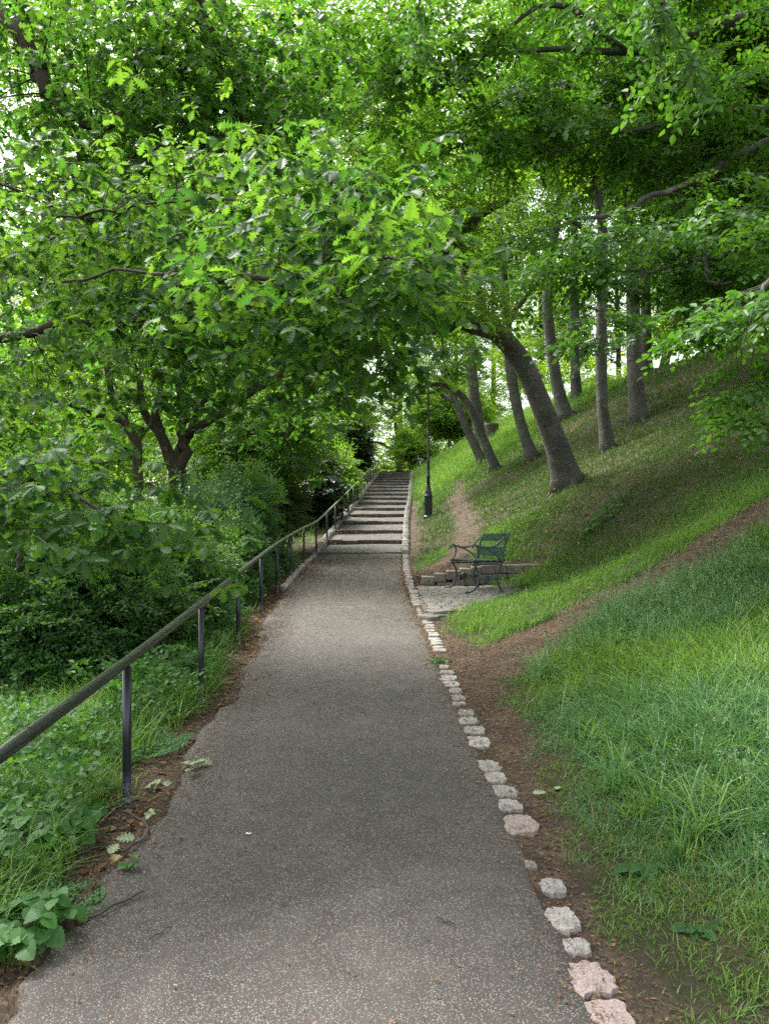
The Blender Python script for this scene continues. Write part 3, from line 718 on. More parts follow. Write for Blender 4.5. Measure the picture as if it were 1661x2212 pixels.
A.build('swan_neck_arm', M['iron'], lp_, True)
ln_ = empty('lantern', (-.50, 0, top - .32)); ln_.parent = lp_
A = Acc(); lathe(A, [(.02, .30), (.05, .27), (.08, .22), (.19, .15), (.20, .13), (.16, .125)], (0, 0, 0), 14); A.build('hood', M['iron'], ln_, True)
A = Acc(); lathe(A, [(.155, .125), (.15, .02), (.11, -.07), (.03, -.12)], (0, 0, 0), 14); A.build('glass', M['lampglass'], ln_, True)

# ------------------------------------------------------------------ litter bin beyond the top step
Yb = 52.; Xb = (908 - CX) / F * Yb; zb = CAMZ + (CY - 984) / F * Yb - 1.12
zb = max(zb, float(gz(Xb, Yb)) - .05)
lb = empty('litter_bin', (Xb, Yb, zb)); tag(lb, 'black litter bin with white print half hidden in grass beyond the top step', 'bin')
A = Acc(); box(A, (0, 0, .47), (.40, .40, .94), 0, 0, .04); A.build('body', M['iron'], lb)
A = Acc(); box(A, (0, 0, 1.06), (.43, .43, .10), 0, 0, .045, .85); [box(A, (sx * .18, sy * .18, .975), (.04, .04, .09)) for sx in (-1, 1) for sy in (-1, 1)]; A.build('lid', M['iron'], lb)
A = Acc(); box(A, (-.02, -.2035, .90), (.24, .006, .05)); A.build('lettering', M['white'], lb)
A = Acc()
lathe(A, [(.028, -.003), (.028, .003)], (0, 0, 0), 12); v = A.v[0].copy(); A.v[0] = np.stack([v[:, 0] - .02, v[:, 2] - .204, v[:, 1] + .78], 1)
box(A, (-.02, -.2035, .685), (.10, .006, .13)); box(A, (-.02, -.2035, .55), (.05, .006, .14)); A.build('emblem', M['white'], lb); A = Acc(); box(A, (.13, -.2035, .82), (.10, .006, .08), 0, 0, .002)
A.build('emblem', M['white'], lb)

# ------------------------------------------------------------------ bench
# built in its own frame: x = back (uphill) .. front is -x, y = along the seat, z up
bo = np.array([1.37 + .0, 12.4, .445])
bn = empty('park_bench', tuple(bo)); tag(bn, 'dark green slatted bench with scrolled cast iron ends on the cobbled patch', 'bench')
bn.rotation_euler = (R(-2.2), 0, R(9.5))
def barline(acc, pts, r=.013, n=7, ell=(1, 1)): tube(acc, smoothline([(p[0], 0, p[1], r) for p in pts], n), 8, 0, ell=ell)
def bench_end(yoff):
    A = Acc()
    g = lambda pts, r=.013: barline(A, pts, r)
    # front leg: S curve from the seat front out and down to a forward foot
    g([(.005, .455), (.065, .37), (.095, .26), (.075, .14), (.01, .05), (-.05, .014), (-.095, .006)], .016)
    g([(-.125, .006), (-.10, .010), (-.07, .012)], .019)
    # back leg
    g([(.47, .47), (.445, .38), (.40, .28), (.395, .18), (.43, .08), (.47, .01)], .016); g([(.455, .006), (.50, .006)], .019)
    # seat side rail pair with the row of lozenges between
    g([(-.015, .480), (.20, .482), (.49, .484)], .011); g([(-.01, .437), (.20, .437), (.48, .438)], .010)
    for k in range(9):
        x = .04 + k * .048; g([(x - .012, .440), (x + .012, .478)], .006); g([(x + .012, .440), (x - .012, .478)], .006)
    # arm: scroll, sweep down to the front of the seat, and upper rail to the back
    g([(.018, .715), (.0, .705), (.004, .735), (.03, .75), (.055, .735), (.13, .715), (.24, .70), (.36, .725), (.45, .80), (.52, .865)], .015)
    g([(.05, .74), (.085, .68), (.08, .59), (.04, .52), (-.01, .485)], .013)
    g([(.13, .715), (.24, .675), (.36, .60), (.44, .52), (.48, .47)], .012)
    # back upright
    g([(.48, .455), (.495, .60), (.53, .78), (.585, .945)], .016)
    # stretcher with the round boss
    g([(.065, .215), (.11, .205), (.15, .222), (.175, .21)], .011); g([(.285, .21), (.31, .222), (.355, .205), (.395, .215)], .011)
    g([(.10, .19), (.13, .23)], .009); g([(.33, .23), (.36, .19)], .009)
    o = A.build('end_frame', M['bench_iron'], bn, True); o.location = (0, yoff, 0)
    A = Acc(); lathe(A, [(.055, -.012), (.062, 0), (.055, .014), (.040, .012), (.034, .018), (.0, .02)][:5], (0, 0, 0), 20)
    v = A.v[0]; A.v[0] = np.stack([v[:, 0] + .23, -v[:, 2], v[:, 1] + .21], 1)
    b_ = A.build('boss', M['bench_iron'], o, False)
bench_end(0); bench_end(1.36)
for k in range(5):
    A = Acc(); box(A, (.035 + k * .098, .68, .498), (.075, 1.44, .022), 0, 0, .006); A.build('seat_slat', M['bench_wood'], bn)
for (x, z, w) in ((.498, .64, .155), (.572, .872, .125)):
    A = Acc(); box(A, (0, 0, 0), (.022, 1.46, w), 0, 0, .006)
    v = A.v[0]; a = math.atan2(.09, .30); v2 = np.stack([v[:, 0] * math.cos(a) + v[:, 2] * math.sin(a) + x, v[:, 1] + .68, -v[:, 0] * math.sin(a) + v[:, 2] * math.cos(a) + z], 1); A.v[0] = v2
    A.build('back_board', M['bench_wood'], bn)
# ------------------------------------------------------------------ grass
def blades(acc, X, Y, h, wd, segs=3, lean=.5, var=None, dirn=None, mat=0):
    n = len(X)
    if not n: return
    Z = gz(X, Y) - .01; az = rng.uniform(0, 2 * np.pi, n) if dirn is None else dirn + rng.normal(0, .5, n)
    L = np.abs(rng.normal(lean, .3, n)); hh = h * rng.uniform(.55, 1.25, n); ww = wd * rng.uniform(.7, 1.3, n)
    side = az + np.pi / 2 + rng.normal(0, .5, n)
    V = []
    for k in range(segs + 1):
        t = k / segs; out = L * hh * t ** 1.8; up = hh * (t - .38 * np.minimum(L, 1.6) * t ** 2.4)
        cx = X + np.cos(az) * out; cy = Y + np.sin(az) * out; cz = Z + up
        w = ww * (1 - t ** 1.6 * .95) * .5
        if k < segs: V += [np.stack([cx - np.cos(side) * w, cy - np.sin(side) * w, cz], 1), np.stack([cx + np.cos(side) * w, cy + np.sin(side) * w, cz], 1)]
        else: V += [np.stack([cx, cy, cz], 1)]
    nv = 2 * segs + 1; V = np.stack(V, 1)
    f = []; tot = []
    for k in range(segs - 1): f += [2 * k, 2 * k + 1, 2 * k + 3, 2 * k + 2]; tot.append(4)
    f += [2 * segs - 2, 2 * segs - 1, 2 * segs]; tot.append(3)
    lp = (np.array(f)[None] + (np.arange(n) * nv)[:, None]).ravel()
    v = rng.random(n) if var is None else var
    acc.add(V.reshape(-1, 3), lp, np.tile(tot, n), mat if np.isscalar(mat) else np.repeat(mat, segs), np.repeat(v, nv))
def tufts(n, xr, yr, per, rad, dens, cell=None):
    """tuft centres thinned by a density function, then blades round each"""
    X = rng.uniform(*xr, n); Y = rng.uniform(*yr, n)
    k = rng.random(n) < dens(X, Y); X, Y = X[k], Y[k]
    m = len(X); X2 = np.repeat(X, per) + rng.normal(0, rad, m * per); Y2 = np.repeat(Y, per) + rng.normal(0, rad, m * per)
    tv = np.repeat(rng.random(m), per); th = np.repeat(rng.uniform(.6, 1.3, m), per)
    return X2, Y2, tv, th
def vis(X, Y, m=80):
    px = CX + F * X / np.maximum(Y, .3); return (px > -m * 3) & (px < 1661 + m * 3) & (Y > 1.2)
def clumpy(X, Y, f=2.2, s=0): return .5 + .5 * wav(X, Y, f, 5 + s)
def dright(X, Y):
    s = X - Xr(Y); d = 1 - dirt(X, Y)
    near = sstep(.12, .75, s + .2 * wav(X, Y, 4, 2))
    pad = (Y > 9.6) & (Y < WY + .25) & (X < 2.25 + .3 * wav(X, Y, 3)) & (X - .5 < (Y - 9.3) * .62)
    wallz = (Y > WY - .15) & (Y < WY + .25) & (X < 3.3)
    return d * near * (1 - pad) * (1 - wallz) * vis(X, Y) * (s > 0.05)
# foreground right: tall, bluish-green with seed heads
A = Acc()
Xa, Ya, tv, th = tufts(26000, (.8, 4.6), (1.6, 8.5), 9, .035, lambda X, Y: dright(X, Y) * (.35 + .65 * clumpy(X, Y, 1.7)) * np.where(Y < 3.3, .8, 1))
tall = sstep(.35, 1.2, Xa - Xr(Ya) - .1) * (.55 + .6 * clumpy(Xa, Ya, 1.3, 2))
blades(A, Xa, Ya, (.05 + .20 * tall) * th * (.75 + .6 * tv), .0055 + .0035 * tall, 3, .8, np.clip(tv * .6 + .4 * rng.random(len(Xa)), 0, 1), mat=(clumpy(Xa, Ya, 1.1, 3) + .35 * tv > .88).astype(int))
# fine short blades between
X = rng.uniform(.8, 3.6, 60000); Y = rng.uniform(1.6, 7, 60000); k = rng.random(60000) < dright(X, Y) * .7 + .05 * (X - Xr(Y) > .3); X, Y = X[k], Y[k]
blades(A, X, Y, .05, .0045, 2, .9, mat=0)
n = 40000; Y = rng.uniform(1.7, 8.5, n); X = Xr(Y) + rng.uniform(.12, 1.0, n); c_ = clumpy(X, Y, 6, 3) * clumpy(X, Y, 2.4, 1); k = rng.random(n) < (c_ > .22) * (.25 + .5 * (X - Xr(Y))) * (1 - .8 * dirt(X, Y)) * (dpoly(X, Y, TR1, TR1W) < -.02) * (dpoly(X, Y, TR1B, TR1BW) < .05); X, Y = X[k], Y[k]
blades(A, X, Y, .055, .0045, 3, 1.1, mat=0)
# coarse bluish tussocks
nt_ = 1300; X = rng.uniform(1.2, 4.6, nt_); Y = rng.uniform(2.2, 8.3, nt_); k = rng.random(nt_) < dright(X, Y) * (clumpy(X, Y, 1.5, 11) > .45); X, Y = X[k], Y[k]; m_ = len(X)
X2 = np.repeat(X, 26) + rng.normal(0, .03, m_ * 26); Y2 = np.repeat(Y, 26) + rng.normal(0, .03, m_ * 26); blades(A, X2, Y2, np.repeat(rng.uniform(.18, .34, m_), 26), .009, 4, .95, np.repeat(rng.random(m_), 26), mat=np.repeat((rng.random(m_) < .5).astype(int), 26))
# dry stalks
X = rng.uniform(1.0, 4.4, 1800); Y = rng.uniform(2, 8.5, 1800); k = rng.random(1800) < dright(X, Y) * (clumpy(X, Y, 2, 4) > .4); blades(A, X[k], Y[k], .22, .003, 3, 1.0, mat=2)
tag(A.build('long_grass', [M['grass'], M['grass_blue'], M['straw']]), 'long lush grass filling the near right verge below the wood chip trail', 'grass', kind='stuff')
# seed heads
A = Acc(); X = rng.uniform(1.0, 4.4, 3600); Y = rng.uniform(2.2, 8.5, 3600); k = rng.random(3600) < dright(X, Y) * sstep(.5, 1.2, X - Xr(Y)) * (clumpy(X, Y, 1.1, 7)) ; X, Y = X[k], Y[k]
for x, y in zip(X, Y):
    z0 = float(gz(x, y)); h_ = rng.uniform(.24, .42); a = rng.uniform(0, 6.3); lx, ly = math.cos(a) * h_ * .3, math.sin(a) * h_ * .3
    tube(A, smoothline([(x, y, z0, .0016), (x + lx * .3, y + ly * .3, z0 + h_ * .6, .0013), (x + lx, y + ly, z0 + h_, .001)], 3), 3, 0, cap=False)
    nh = rng.integers(10, 20); C = np.stack([x + lx + rng.normal(0, .010, nh), y + ly + rng.normal(0, .010, nh), z0 + h_ + rng.uniform(-.07, .03, nh)], 1)
    D = rng.normal(0, 1, (nh, 3)) + np.array([0, 0, .8])
    T = Tm(); v, f = quad_leaf(.014, .008); tadd(T, v, f); T = fin(T)
    scatter(A, [T], C, frames(D, rng.normal(0, 1, (nh, 3))), np.ones(nh), rng.random(nh), (1,))
tag(A.build('grass_seed_heads', [M['grass'], M['seed']]), 'pale feathery seed heads standing above the near right grass', 'grass', kind='stuff')
# middle distance grass round the bench and up the bank
A = Acc()
def dmid(X, Y): return dright(X, Y) * (1 - .45 * brown(X, Y)) * (.5 + .5 * clumpy(X, Y, 1.5, 1))
Xa, Ya, tv, th = tufts(30000, (.6, 9.5), (7.5, 17), 8, .06, dmid)
sh = sstep(9, 13, Ya) * sstep(1.5, 4, Xa)  # where the shade-toned blades replace the plain ones
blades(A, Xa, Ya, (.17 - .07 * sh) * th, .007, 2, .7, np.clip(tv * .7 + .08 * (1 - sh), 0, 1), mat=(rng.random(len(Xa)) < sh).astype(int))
tag(A.build('bank_grass', [M['grass'], M['grass_shade']]), 'bright tufty grass on the bank around the bench', 'grass', kind='stuff')
A = Acc()
def dfar(X, Y): return dright(X, Y) * (1 - .6 * brown(X, Y)) * (.35 + .65 * clumpy(X, Y, 1.2, 6))
Xa, Ya, tv, th = tufts(60000, (.3, 20), (16, 40), 6, .12, dfar)
open_ = sstep(24, 32, Ya) * (Xa < 5.5)  # away from the canopy, plain blades replace the shade-toned ones
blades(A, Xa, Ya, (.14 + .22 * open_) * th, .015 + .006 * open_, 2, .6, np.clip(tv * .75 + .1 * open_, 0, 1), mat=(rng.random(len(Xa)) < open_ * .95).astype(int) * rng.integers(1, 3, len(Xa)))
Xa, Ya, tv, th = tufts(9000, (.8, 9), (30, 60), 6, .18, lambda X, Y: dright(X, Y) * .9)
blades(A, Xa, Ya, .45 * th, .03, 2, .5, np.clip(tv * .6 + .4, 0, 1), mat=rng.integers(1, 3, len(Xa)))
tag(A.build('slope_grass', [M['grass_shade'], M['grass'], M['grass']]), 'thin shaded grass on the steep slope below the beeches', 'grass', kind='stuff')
# left side
A = Acc()
def dleft(X, Y):
    u = Xl(Y) - X; d = 1 - dirt(X, Y)
    return d * sstep(.05, .35, u + .12 * wav(X, Y, 4)) * vis(X, Y) * (.3 + .7 * clumpy(X, Y, 1.9, 8)) * (1 - .5 * sstep(8, 10, Y))
Xa, Ya, tv, th = tufts(15000, (-5.2, -1.25), (1.6, 9.5), 12, .045, lambda X, Y: dleft(X, Y) * .8)
blades(A, Xa, Ya, .30 * th, .0075, 3, .85, np.clip(tv * .5 + .2 * rng.random(len(Xa)), 0, 1), mat=0)
Xa, Ya, tv, th = tufts(12000, (-7, -.3), (9.5, 48), 8, .09, lambda X, Y: dleft(X, Y) * .8 * (Xl(Y) - X < 3))
blades(A, Xa, Ya, .24 * th * (1 + (Ya > 20) * .5), .012, 2, .6, np.clip(tv * .5 + .3 * (Ya > 24), 0, 1), mat=0)
X = rng.uniform(-4.5, -1.4, 800); Y = rng.uniform(2, 7, 800); blades(A, X, Y, .2, .003, 3, 1.1, mat=1)
tag(A.build('verge_grass', [M['grass'], M['straw']]), 'rank green grass behind and between the handrail posts', 'grass', kind='stuff')

# ------------------------------------------------------------------ litter on the ground
def flakes(acc, X, Y, size, mat=0, z=None, up=.012, long=2.2, var=None):
    n = len(X)
    if not n: return
    T = Tm(); tadd(T, [(-.5 * long, 0, 0), (0, -.5, .12), (.5 * long, 0, .05), (0, .5, .18)], [(0, 1, 2), (0, 2, 3)]); T = fin(T)
    Z = (gz(X, Y) if z is None else z) + up * rng.uniform(.3, 1, n)
    a = rng.uniform(0, 6.3, n); D = np.stack([np.cos(a), np.sin(a), rng.normal(0, .2, n)], 1); upv = np.stack([rng.normal(0, .3, n), rng.normal(0, .3, n), np.ones(n)], 1)
    scatter(acc, [T], np.stack([X, Y, Z], 1), frames(D, upv), size * rng.uniform(.5, 1.5, n), rng.random(n) if var is None else var, (mat,))
A = Acc()
X = rng.uniform(-3, 5, 140000); Y = rng.uniform(1.8, 15, 140000); k = (rng.random(140000) < dirt(X, Y) * .8) & ((X > Xr(Y) + .02) | (X < Xl(Y) - .0)); flakes(A, X[k], Y[k], .0065 + .0006 * Y[k])
Y = rng.uniform(2.3, 15, 3000); X = Xr(Y) + rng.normal(-.02, .07, 3000); flakes(A, X, Y, .0055 + .0005 * Y, z=np.maximum(gz(X, Y), zpath(Y)) + .012, up=.006)
tag(A.build('wood_chips', [M['deadleaf']]), 'red-brown wood chips and leaf scraps covering the bare earth', 'wood chips', kind='stuff')
A = Acc()
X = rng.uniform(-1.8, .7, 42000); Y = rng.uniform(2, 18, 42000)
tpos = (X - Xl(Y)) / (Xr(Y) - Xl(Y)); pr = .9 * np.exp(-np.maximum(tpos, 0) / .10) + .35 * np.exp(-(1 - tpos) / .05) + .05 + .25 * sstep(9, 16, Y)
k = (rng.random(42000) < pr * (.4 + 1.2 * clumpy(X, Y, 2.7, 3))) & (tpos > .0) & (tpos < 1); flakes(A, X[k], Y[k], .006 + .0006 * Y[k], z=zpath(Y[k]) + .010 + .012 * (1 - (2 * tpos[k] - 1) ** 2), up=.008)
X = rng.uniform(-1.5, 1.4, 5000); Y = rng.uniform(18.3, 46, 5000); k = (X > Xl(Y)) & (X < Xr(Y)) & (rng.random(5000) < .25 + .75 * (X < Xl(Y) + .35)); flakes(A, X[k], Y[k], .02, z=zpath(Y[k]) + .10, up=.02)
for y_ in SY:
    n_ = 90; X = rng.uniform(float(Xl(y_)), float(Xr(y_)), n_); X = np.where(rng.random(n_) < .5, float(Xl(y_)) + np.abs(rng.normal(0, .25, n_)), X); flakes(A, X, y_ - np.abs(rng.normal(0, .07, n_)) + .1 * (X - float(Xl(y_))), .022, z=float(zpath(y_)) - .035, up=.02)
tag(A.build('path_leaf_litter', [M['deadleaf']]), 'small dark leaf scraps lying on the asphalt, thickest along its left edge', 'leaf litter', kind='stuff')
A = Acc()   # larger dead leaves: left verge, and all over the shaded slope
X = rng.uniform(-4.5, -1.2, 6000); Y = rng.uniform(2, 14, 6000); k = rng.random(6000) < .25 + .6 * (dirt(X, Y) > .5) * (Y > 4); k &= X < Xl(Y) - .02; flakes(A, X[k], Y[k], .030, long=1.5, up=.02)
X = rng.uniform(2, 16, 30000); Y = rng.uniform(8, 30, 30000); k = rng.random(30000) < .08 + .6 * brown(X, Y); k &= vis(X, Y); flakes(A, X[k], Y[k], .045, long=1.4, up=.05)
tag(A.build('dead_leaves', [M['deadleaf']]), 'scattered brown dead leaves on the slope and verge', 'leaf litter', kind='stuff')
A = Acc(); X = np.concatenate([rng.uniform(1.0, 10, 260), rng.uniform(2, 4.4, 60)]); Y = np.concatenate([rng.uniform(12, 26, 260), rng.uniform(15, 24, 60)])
k = (X > Xr(Y) + 1) & (dirt(X, Y) < .3); flakes(A, X[k], Y[k], .03, z=gz(X[k], Y[k]) + .16, long=1.0)
tag(A.build('wild_flowers', [M['yellow']]), 'tiny yellow flowers dotted over the shaded slope', 'flowers', kind='stuff')

# single fallen things on the path
def twig(px_list, r, name, label):
    pts = []
    for px, py in px_list: Y = 2941. / (py - 1040); pts.append(((px - CX) / F * Y, Y, float(zpath(Y)) + .022, r))
    A = Acc(); L = smoothline(pts, 5); L[:, 2] += .004 * np.sin(np.arange(len(L))); L[-1, 3] *= .4; tube(A, L, 6, 0, .15)
    tag(A.build(name, M['twig'], None, True, tuple(L[0, :3])), label, 'twig')
twig([(268, 1763), (300, 1777), (318, 1795), (316, 1815), (290, 1835), (262, 1850)], .006, 'fallen_twig', 'long hooked twig curling from the verge onto the path below the nearest post')
twig([(170, 2004), (215, 1985), (262, 1960), (312, 1938)], .0055, 'fallen_twig', 'knobbly twig with a split yellow end on the left of the path')
twig([(325, 2042), (350, 2025), (372, 2014)], .0025, 'fallen_twig', 'thin straight twig lying alone on the lower left asphalt')
twig([(942, 1995), (962, 2002), (982, 2010)], .003, 'fallen_twig', 'short dark twig on the lower right of the asphalt')
def leafbits(px, py, n, spread, size, mat, name, label, cat='leaf', onpath=True, oak=True):
    h_ = hit(px, py) if not onpath else np.array([(px - CX) / F * (2941. / (py - 1040)), 2941. / (py - 1040), float(zpath(2941. / (py - 1040))) + .018])
    A = Acc()
    for k in range(n):
        v, f = strip_leaf(size, size * .6, OAKP if oak else BEP, .25, rng.uniform(-.2, .3)); T = Tm(); tadd(T, v, f); T = fin(T)
        p = h_ + np.array([rng.normal(0, spread), rng.normal(0, spread), .012 + .012 * rng.random()])
        a = rng.uniform(0, 6.3); scatter(A, [T], p[None], frames(np.array([[math.cos(a), math.sin(a), rng.normal(0, .15)]]), np.array([[rng.normal(0, .3), rng.normal(0, .3), 1]])), np.ones(1) * rng.uniform(.7, 1.2), rng.random(1))
    tag(A.build(name, M[mat], None, False, tuple(h_)), label, cat)
leafbits(425, 1665, 7, .035, .10, 'paleleaf', 'fallen_oak_sprig', 'wilted pale green oak sprig on the asphalt edge right of the nearest post')
leafbits(345, 1705, 7, .045, .10, 'paleleaf', 'fallen_oak_sprig', 'wilted pale oak sprig on the dirt directly beside the nearest post', onpath=False)
leafbits(330, 1775, 5, .02, .05, 'paleleaf', 'fallen_oak_sprig', 'small whitish leaf scrap cluster just below the nearest post')
leafbits(258, 1834, 2, .02, .075, 'paleleaf', 'fallen_leaf', 'broad pale olive leaf lying at the bend of the hooked twig')
leafbits(255, 1882, 2, .006, .07, 'straw', 'fallen_leaf', 'curled tan leaf on the left asphalt edge below the hooked twig')
leafbits(1195, 1718, 4, .03, .08, 'paleleaf', 'fallen_leaf', 'curled pale leaf cluster on bare soil right of the wide pink kerb stone', onpath=False)
leafbits(1090, 1323, 9, .10, .13, 'straw', 'fallen_leaf', 'heap of tan dead leaves in the grass edge near the cobbled patch', onpath=False) if False else leafbits(1010, 1322, 9, .09, .13, 'straw', 'dead_leaf_heap', 'heap of tan dead leaves beside the edge slabs of the cobbled patch', onpath=False)
for (px, py, s, mt, nm, lb) in ((537, 1812, .030, 'white', 'paper_scrap', 'tiny white crumpled paper scrap in the middle of the path'), (380, 2144, .02, 'straw', 'wood_splinter', 'small pale wood splinter near the bottom of the path')):
    Y = 2941. / (py - 1040); p = np.array([(px - CX) / F * Y, Y, float(zpath(Y)) + .024]); A = Acc()
    A.add(p + np.array([(-1, .2, 0), (-.3, -.5, .15), (.6, -.4, .0), (1, .3, .25), (.2, .1, .05), (-.6, .6, .2)]) * s * .5, [0, 1, 4, 5, 1, 2, 3, 4], [4, 4], 0); tag(A.build(nm, M[mt], None, False, tuple(p)), lb, 'scrap')

# ------------------------------------------------------------------ low plants
def broadleaf(T, L, w, lobes=3):
    """bramble-like toothed leaf, strip with toothed edge"""
    n = 13; pr = []
    for k in range(n):
        t = k / (n - 1); base_ = .62 * math.sin(math.pi * min(1, t * .92 + .05)) ** .7 * (1 - .35 * t)
        pr.append((t, base_ * (1 + (.12 if k % 2 else -.06))))
    pr[0] = (0, .15); pr[-1] = (1, .01)
    return strip_leaf(L, w, pr, .22, .25)
def leafy_plant(name, label, cat, px, py, n, rad, hgt, size, mat, wr=.85, d=None):
    h_ = hit(px, py) if d is None else d
    o = empty(name, tuple(h_)); tag(o, label, cat); A = Acc(); S = Acc()
    for k in range(n):
        a = rng.uniform(0, 6.3); r = rad * math.sqrt(rng.random()); top_ = np.array([h_[0] + math.cos(a) * r, h_[1] + math.sin(a) * r, 0]); top_[2] = float(gz(top_[0], top_[1])) + hgt * rng.uniform(.45, 1.1) * (1 - .35 * r / rad)
        g = np.array([h_[0] + math.cos(a) * r * .45, h_[1] + math.sin(a) * r * .45, 0]); g[2] = float(gz(g[0], g[1])) - .01
        tube(S, smoothline([(*g, .0028), (*((g + top_) / 2 + np.array([0, 0, .03])), .0022), (*top_, .0015)], 3), 5, 0, cap=False)
        for q in range(3):
            aa = a + (q - 1) * 1.5 + rng.normal(0, .25); sz = size * rng.uniform(.7, 1.15) * (1 if q == 1 else .85); T = Tm(); v, f = broadleaf(T, sz, sz * wr); tadd(T, v, f); T = fin(T)
            scatter(A, [T], top_[None], frames(np.array([[math.cos(aa), math.sin(aa), rng.uniform(-.45, .1)]]), np.array([[rng.normal(0, .25), rng.normal(0, .25) - .35, 1]])), np.ones(1), np.clip(rng.normal(.5, .3, 1), 0, 1))
    S.build('stem', M['grass'], o, True, tuple(h_)); A.build('leaves', M[mat], o, False, tuple(h_))
leafy_plant('bramble', 'broad-leaved bramble clump in the verge at the left edge, left of the nearest post', 'bramble', 75, 1845, 60, .28, .24, .09, 'bramble')
leafy_plant('bramble', 'bright bramble shoots hanging over the path edge at the lower left corner', 'bramble', 42, 2072, 40, .17, .20, .075, 'bramble')
leafy_plant('bramble', 'single toothed bramble shoot just above the fern-like leaves', 'bramble', 288, 1880, 3, .03, .06, .04, 'bramble')
leafy_plant('nettle', 'upright nettle-like seedling close beside the nearest post, behind it', 'plant', 235, 1600, 7, .07, .22, .06, 'bramble')
leafy_plant('plantain', 'plantain weed growing out of the kerb between the single stones and the long kerb', 'weed', 945, 1430, 9, .07, .035, .085, 'bramble', .6)
leafy_plant('dock', 'broad shiny dock leaves low in the right-hand grass', 'dock', 1385, 1880, 6, .07, .05, .085, 'shrub', .5)
leafy_plant('dock', 'grey-green dock seedling on bare soil near the lower right corner', 'dock', 1245 + 260, 2010, 6, .05, .03, .06, 'shrub', .6)
leafy_plant('mallow', 'pale leafy weed clump rising from the grass below the trail', 'weed', 1365, 1400, 26, .24, .20, .085, 'bramble', .8)
leafy_plant('nettle', 'dark nettle patch alone on the shaded slope above the trail', 'plant', 1305, 1125, 24, .38, .28, .11, 'bramble', .6)
leafy_plant('nettle', 'nettle tuft against the foot of the dry wall, under the bench', 'plant', 1005 + 88, 1245, 8, .09, .14, .06, 'bramble', .6)
def fern(name, label, px, py, n, L, mat='parsley'):
    h_ = hit(px, py); o = empty(name, tuple(h_)); tag(o, label, 'cow parsley'); A = Acc()
    for k in range(n):
        a = k / n * 6.28 + rng.normal(0, .3); ln = L * rng.uniform(.7, 1.15); T = Tm(); el = rng.uniform(.35, .9)
        m_ = 8
        for i_ in range(2, m_):
            t = i_ / m_
            for sg in (-1, 1):
                pl = ln * .42 * math.sin(math.pi * (t * .8 + .12)); ang = sg * 1.05
                for q in range(4):
                    tq = (q + .6) / 4; p = (t * ln + math.cos(ang) * pl * tq, math.sin(ang) * pl * tq, -.25 * ln * t * t)
                    for s2 in (-1, 1):
                        v, f = quad_leaf(pl * .40 * (1.1 - tq) * rng.uniform(.6, 1.2), pl * .17); tadd(T, v, f, rot(rng.normal(0, .5), rng.normal(0, .3), ang + s2 * .8), p)
        twigseg(T, (0, 0, 0), (ln * .5, 0, -.06 * ln), .002); twigseg(T, (ln * .5, 0, -.06 * ln), (ln, 0, -.25 * ln), .0015); T = fin(T)
        scatter(A, [T], h_[None], frames(np.array([[math.cos(a), math.sin(a), el]]), np.array([[0, -.2, 1.]])), np.ones(1), np.clip(rng.normal(.5, .25, 1), 0, 1), (0, 0))
    A.build('leaves', M[mat], o, False, tuple(h_))
fern('cow_parsley', 'feathery pale cow parsley leaves drooping over the path edge at the lower left', 120, 1985, 7, .24)
fern('cow_parsley', 'feathery leaves at the very left edge beside the lower bramble', 20, 1975, 7, .22)
fern('cow_parsley', 'feathery leaves growing against the right side of the nearest post', 318, 1640, 7, .26)
fern('cow_parsley', 'small feathery leaf tuft at the dirt edge between the first two posts', 372, 1610, 7, .17)
fern('cow_parsley', 'feathery tuft seen behind the rail left of the nearest post', 215, 1520, 7, .22)
A = Acc(); n = 9000; X = rng.uniform(-4.6, -1.5, n); Y = rng.uniform(2.4, 17, n)
k = (rng.random(n) < sstep(.1, .5, Xl(Y) - X) * (clumpy(X, Y, 2.6, 9) > .5) * .9) & (dirt(X, Y) < .5); X, Y = X[k], Y[k]; n = len(X); a = rng.uniform(0, 6.3, n)
T5 = [spray('near', 90 + q, .05, 7, .22, 2, .5) for q in range(4)]
scatter(A, T5, np.stack([X, Y, gz(X, Y) + rng.uniform(.02, .34, n)], 1), frames(np.stack([np.cos(a), np.sin(a), rng.uniform(-.2, .9, n)], 1), np.stack([rng.normal(0, .3, n), rng.normal(-.2, .3, n), np.ones(n)], 1)), rng.uniform(.6, 1.2, n), rng.random(n), (0, 1))
tag(A.build('weeds', [M['bramble'], M['twig']]), 'tangled mixed weeds on the bank behind the rail', 'weeds', kind='stuff')
# ivy carpet beyond the second post
A = Acc(); n = 15000; X = rng.uniform(-4.6, -1.55, n); Y = rng.uniform(5.6, 18, n)
k = (rng.random(n) < sstep(.2, .6, Xl(Y) - X) * (.25 + .75 * clumpy(X, Y, 1.7, 4))) & (dirt(X, Y) < .7); X, Y = X[k], Y[k]; n = len(X)
T = Tm(); v, f = strip_leaf(.062, .06, [(0, .1), (.12, .5), (.25, .38), (.45, .55), (.6, .3), (1, .02)], .15, .15); tadd(T, v, f); T = fin(T)
a = rng.uniform(0, 6.3, n)
scatter(A, [T], np.stack([X, Y, gz(X, Y) + rng.uniform(.02, .20, n)], 1), frames(np.stack([np.cos(a), np.sin(a), rng.normal(-.3, .2, n)], 1), np.stack([rng.normal(0, .3, n), rng.normal(-.2, .3, n), np.ones(n)], 1)), rng.uniform(.7, 1.3, n), rng.random(n), (0,))
tag(A.build('ivy_carpet', M['ivy']), 'pale blotched ivy creeping over the ground behind the rail', 'ivy', kind='stuff')

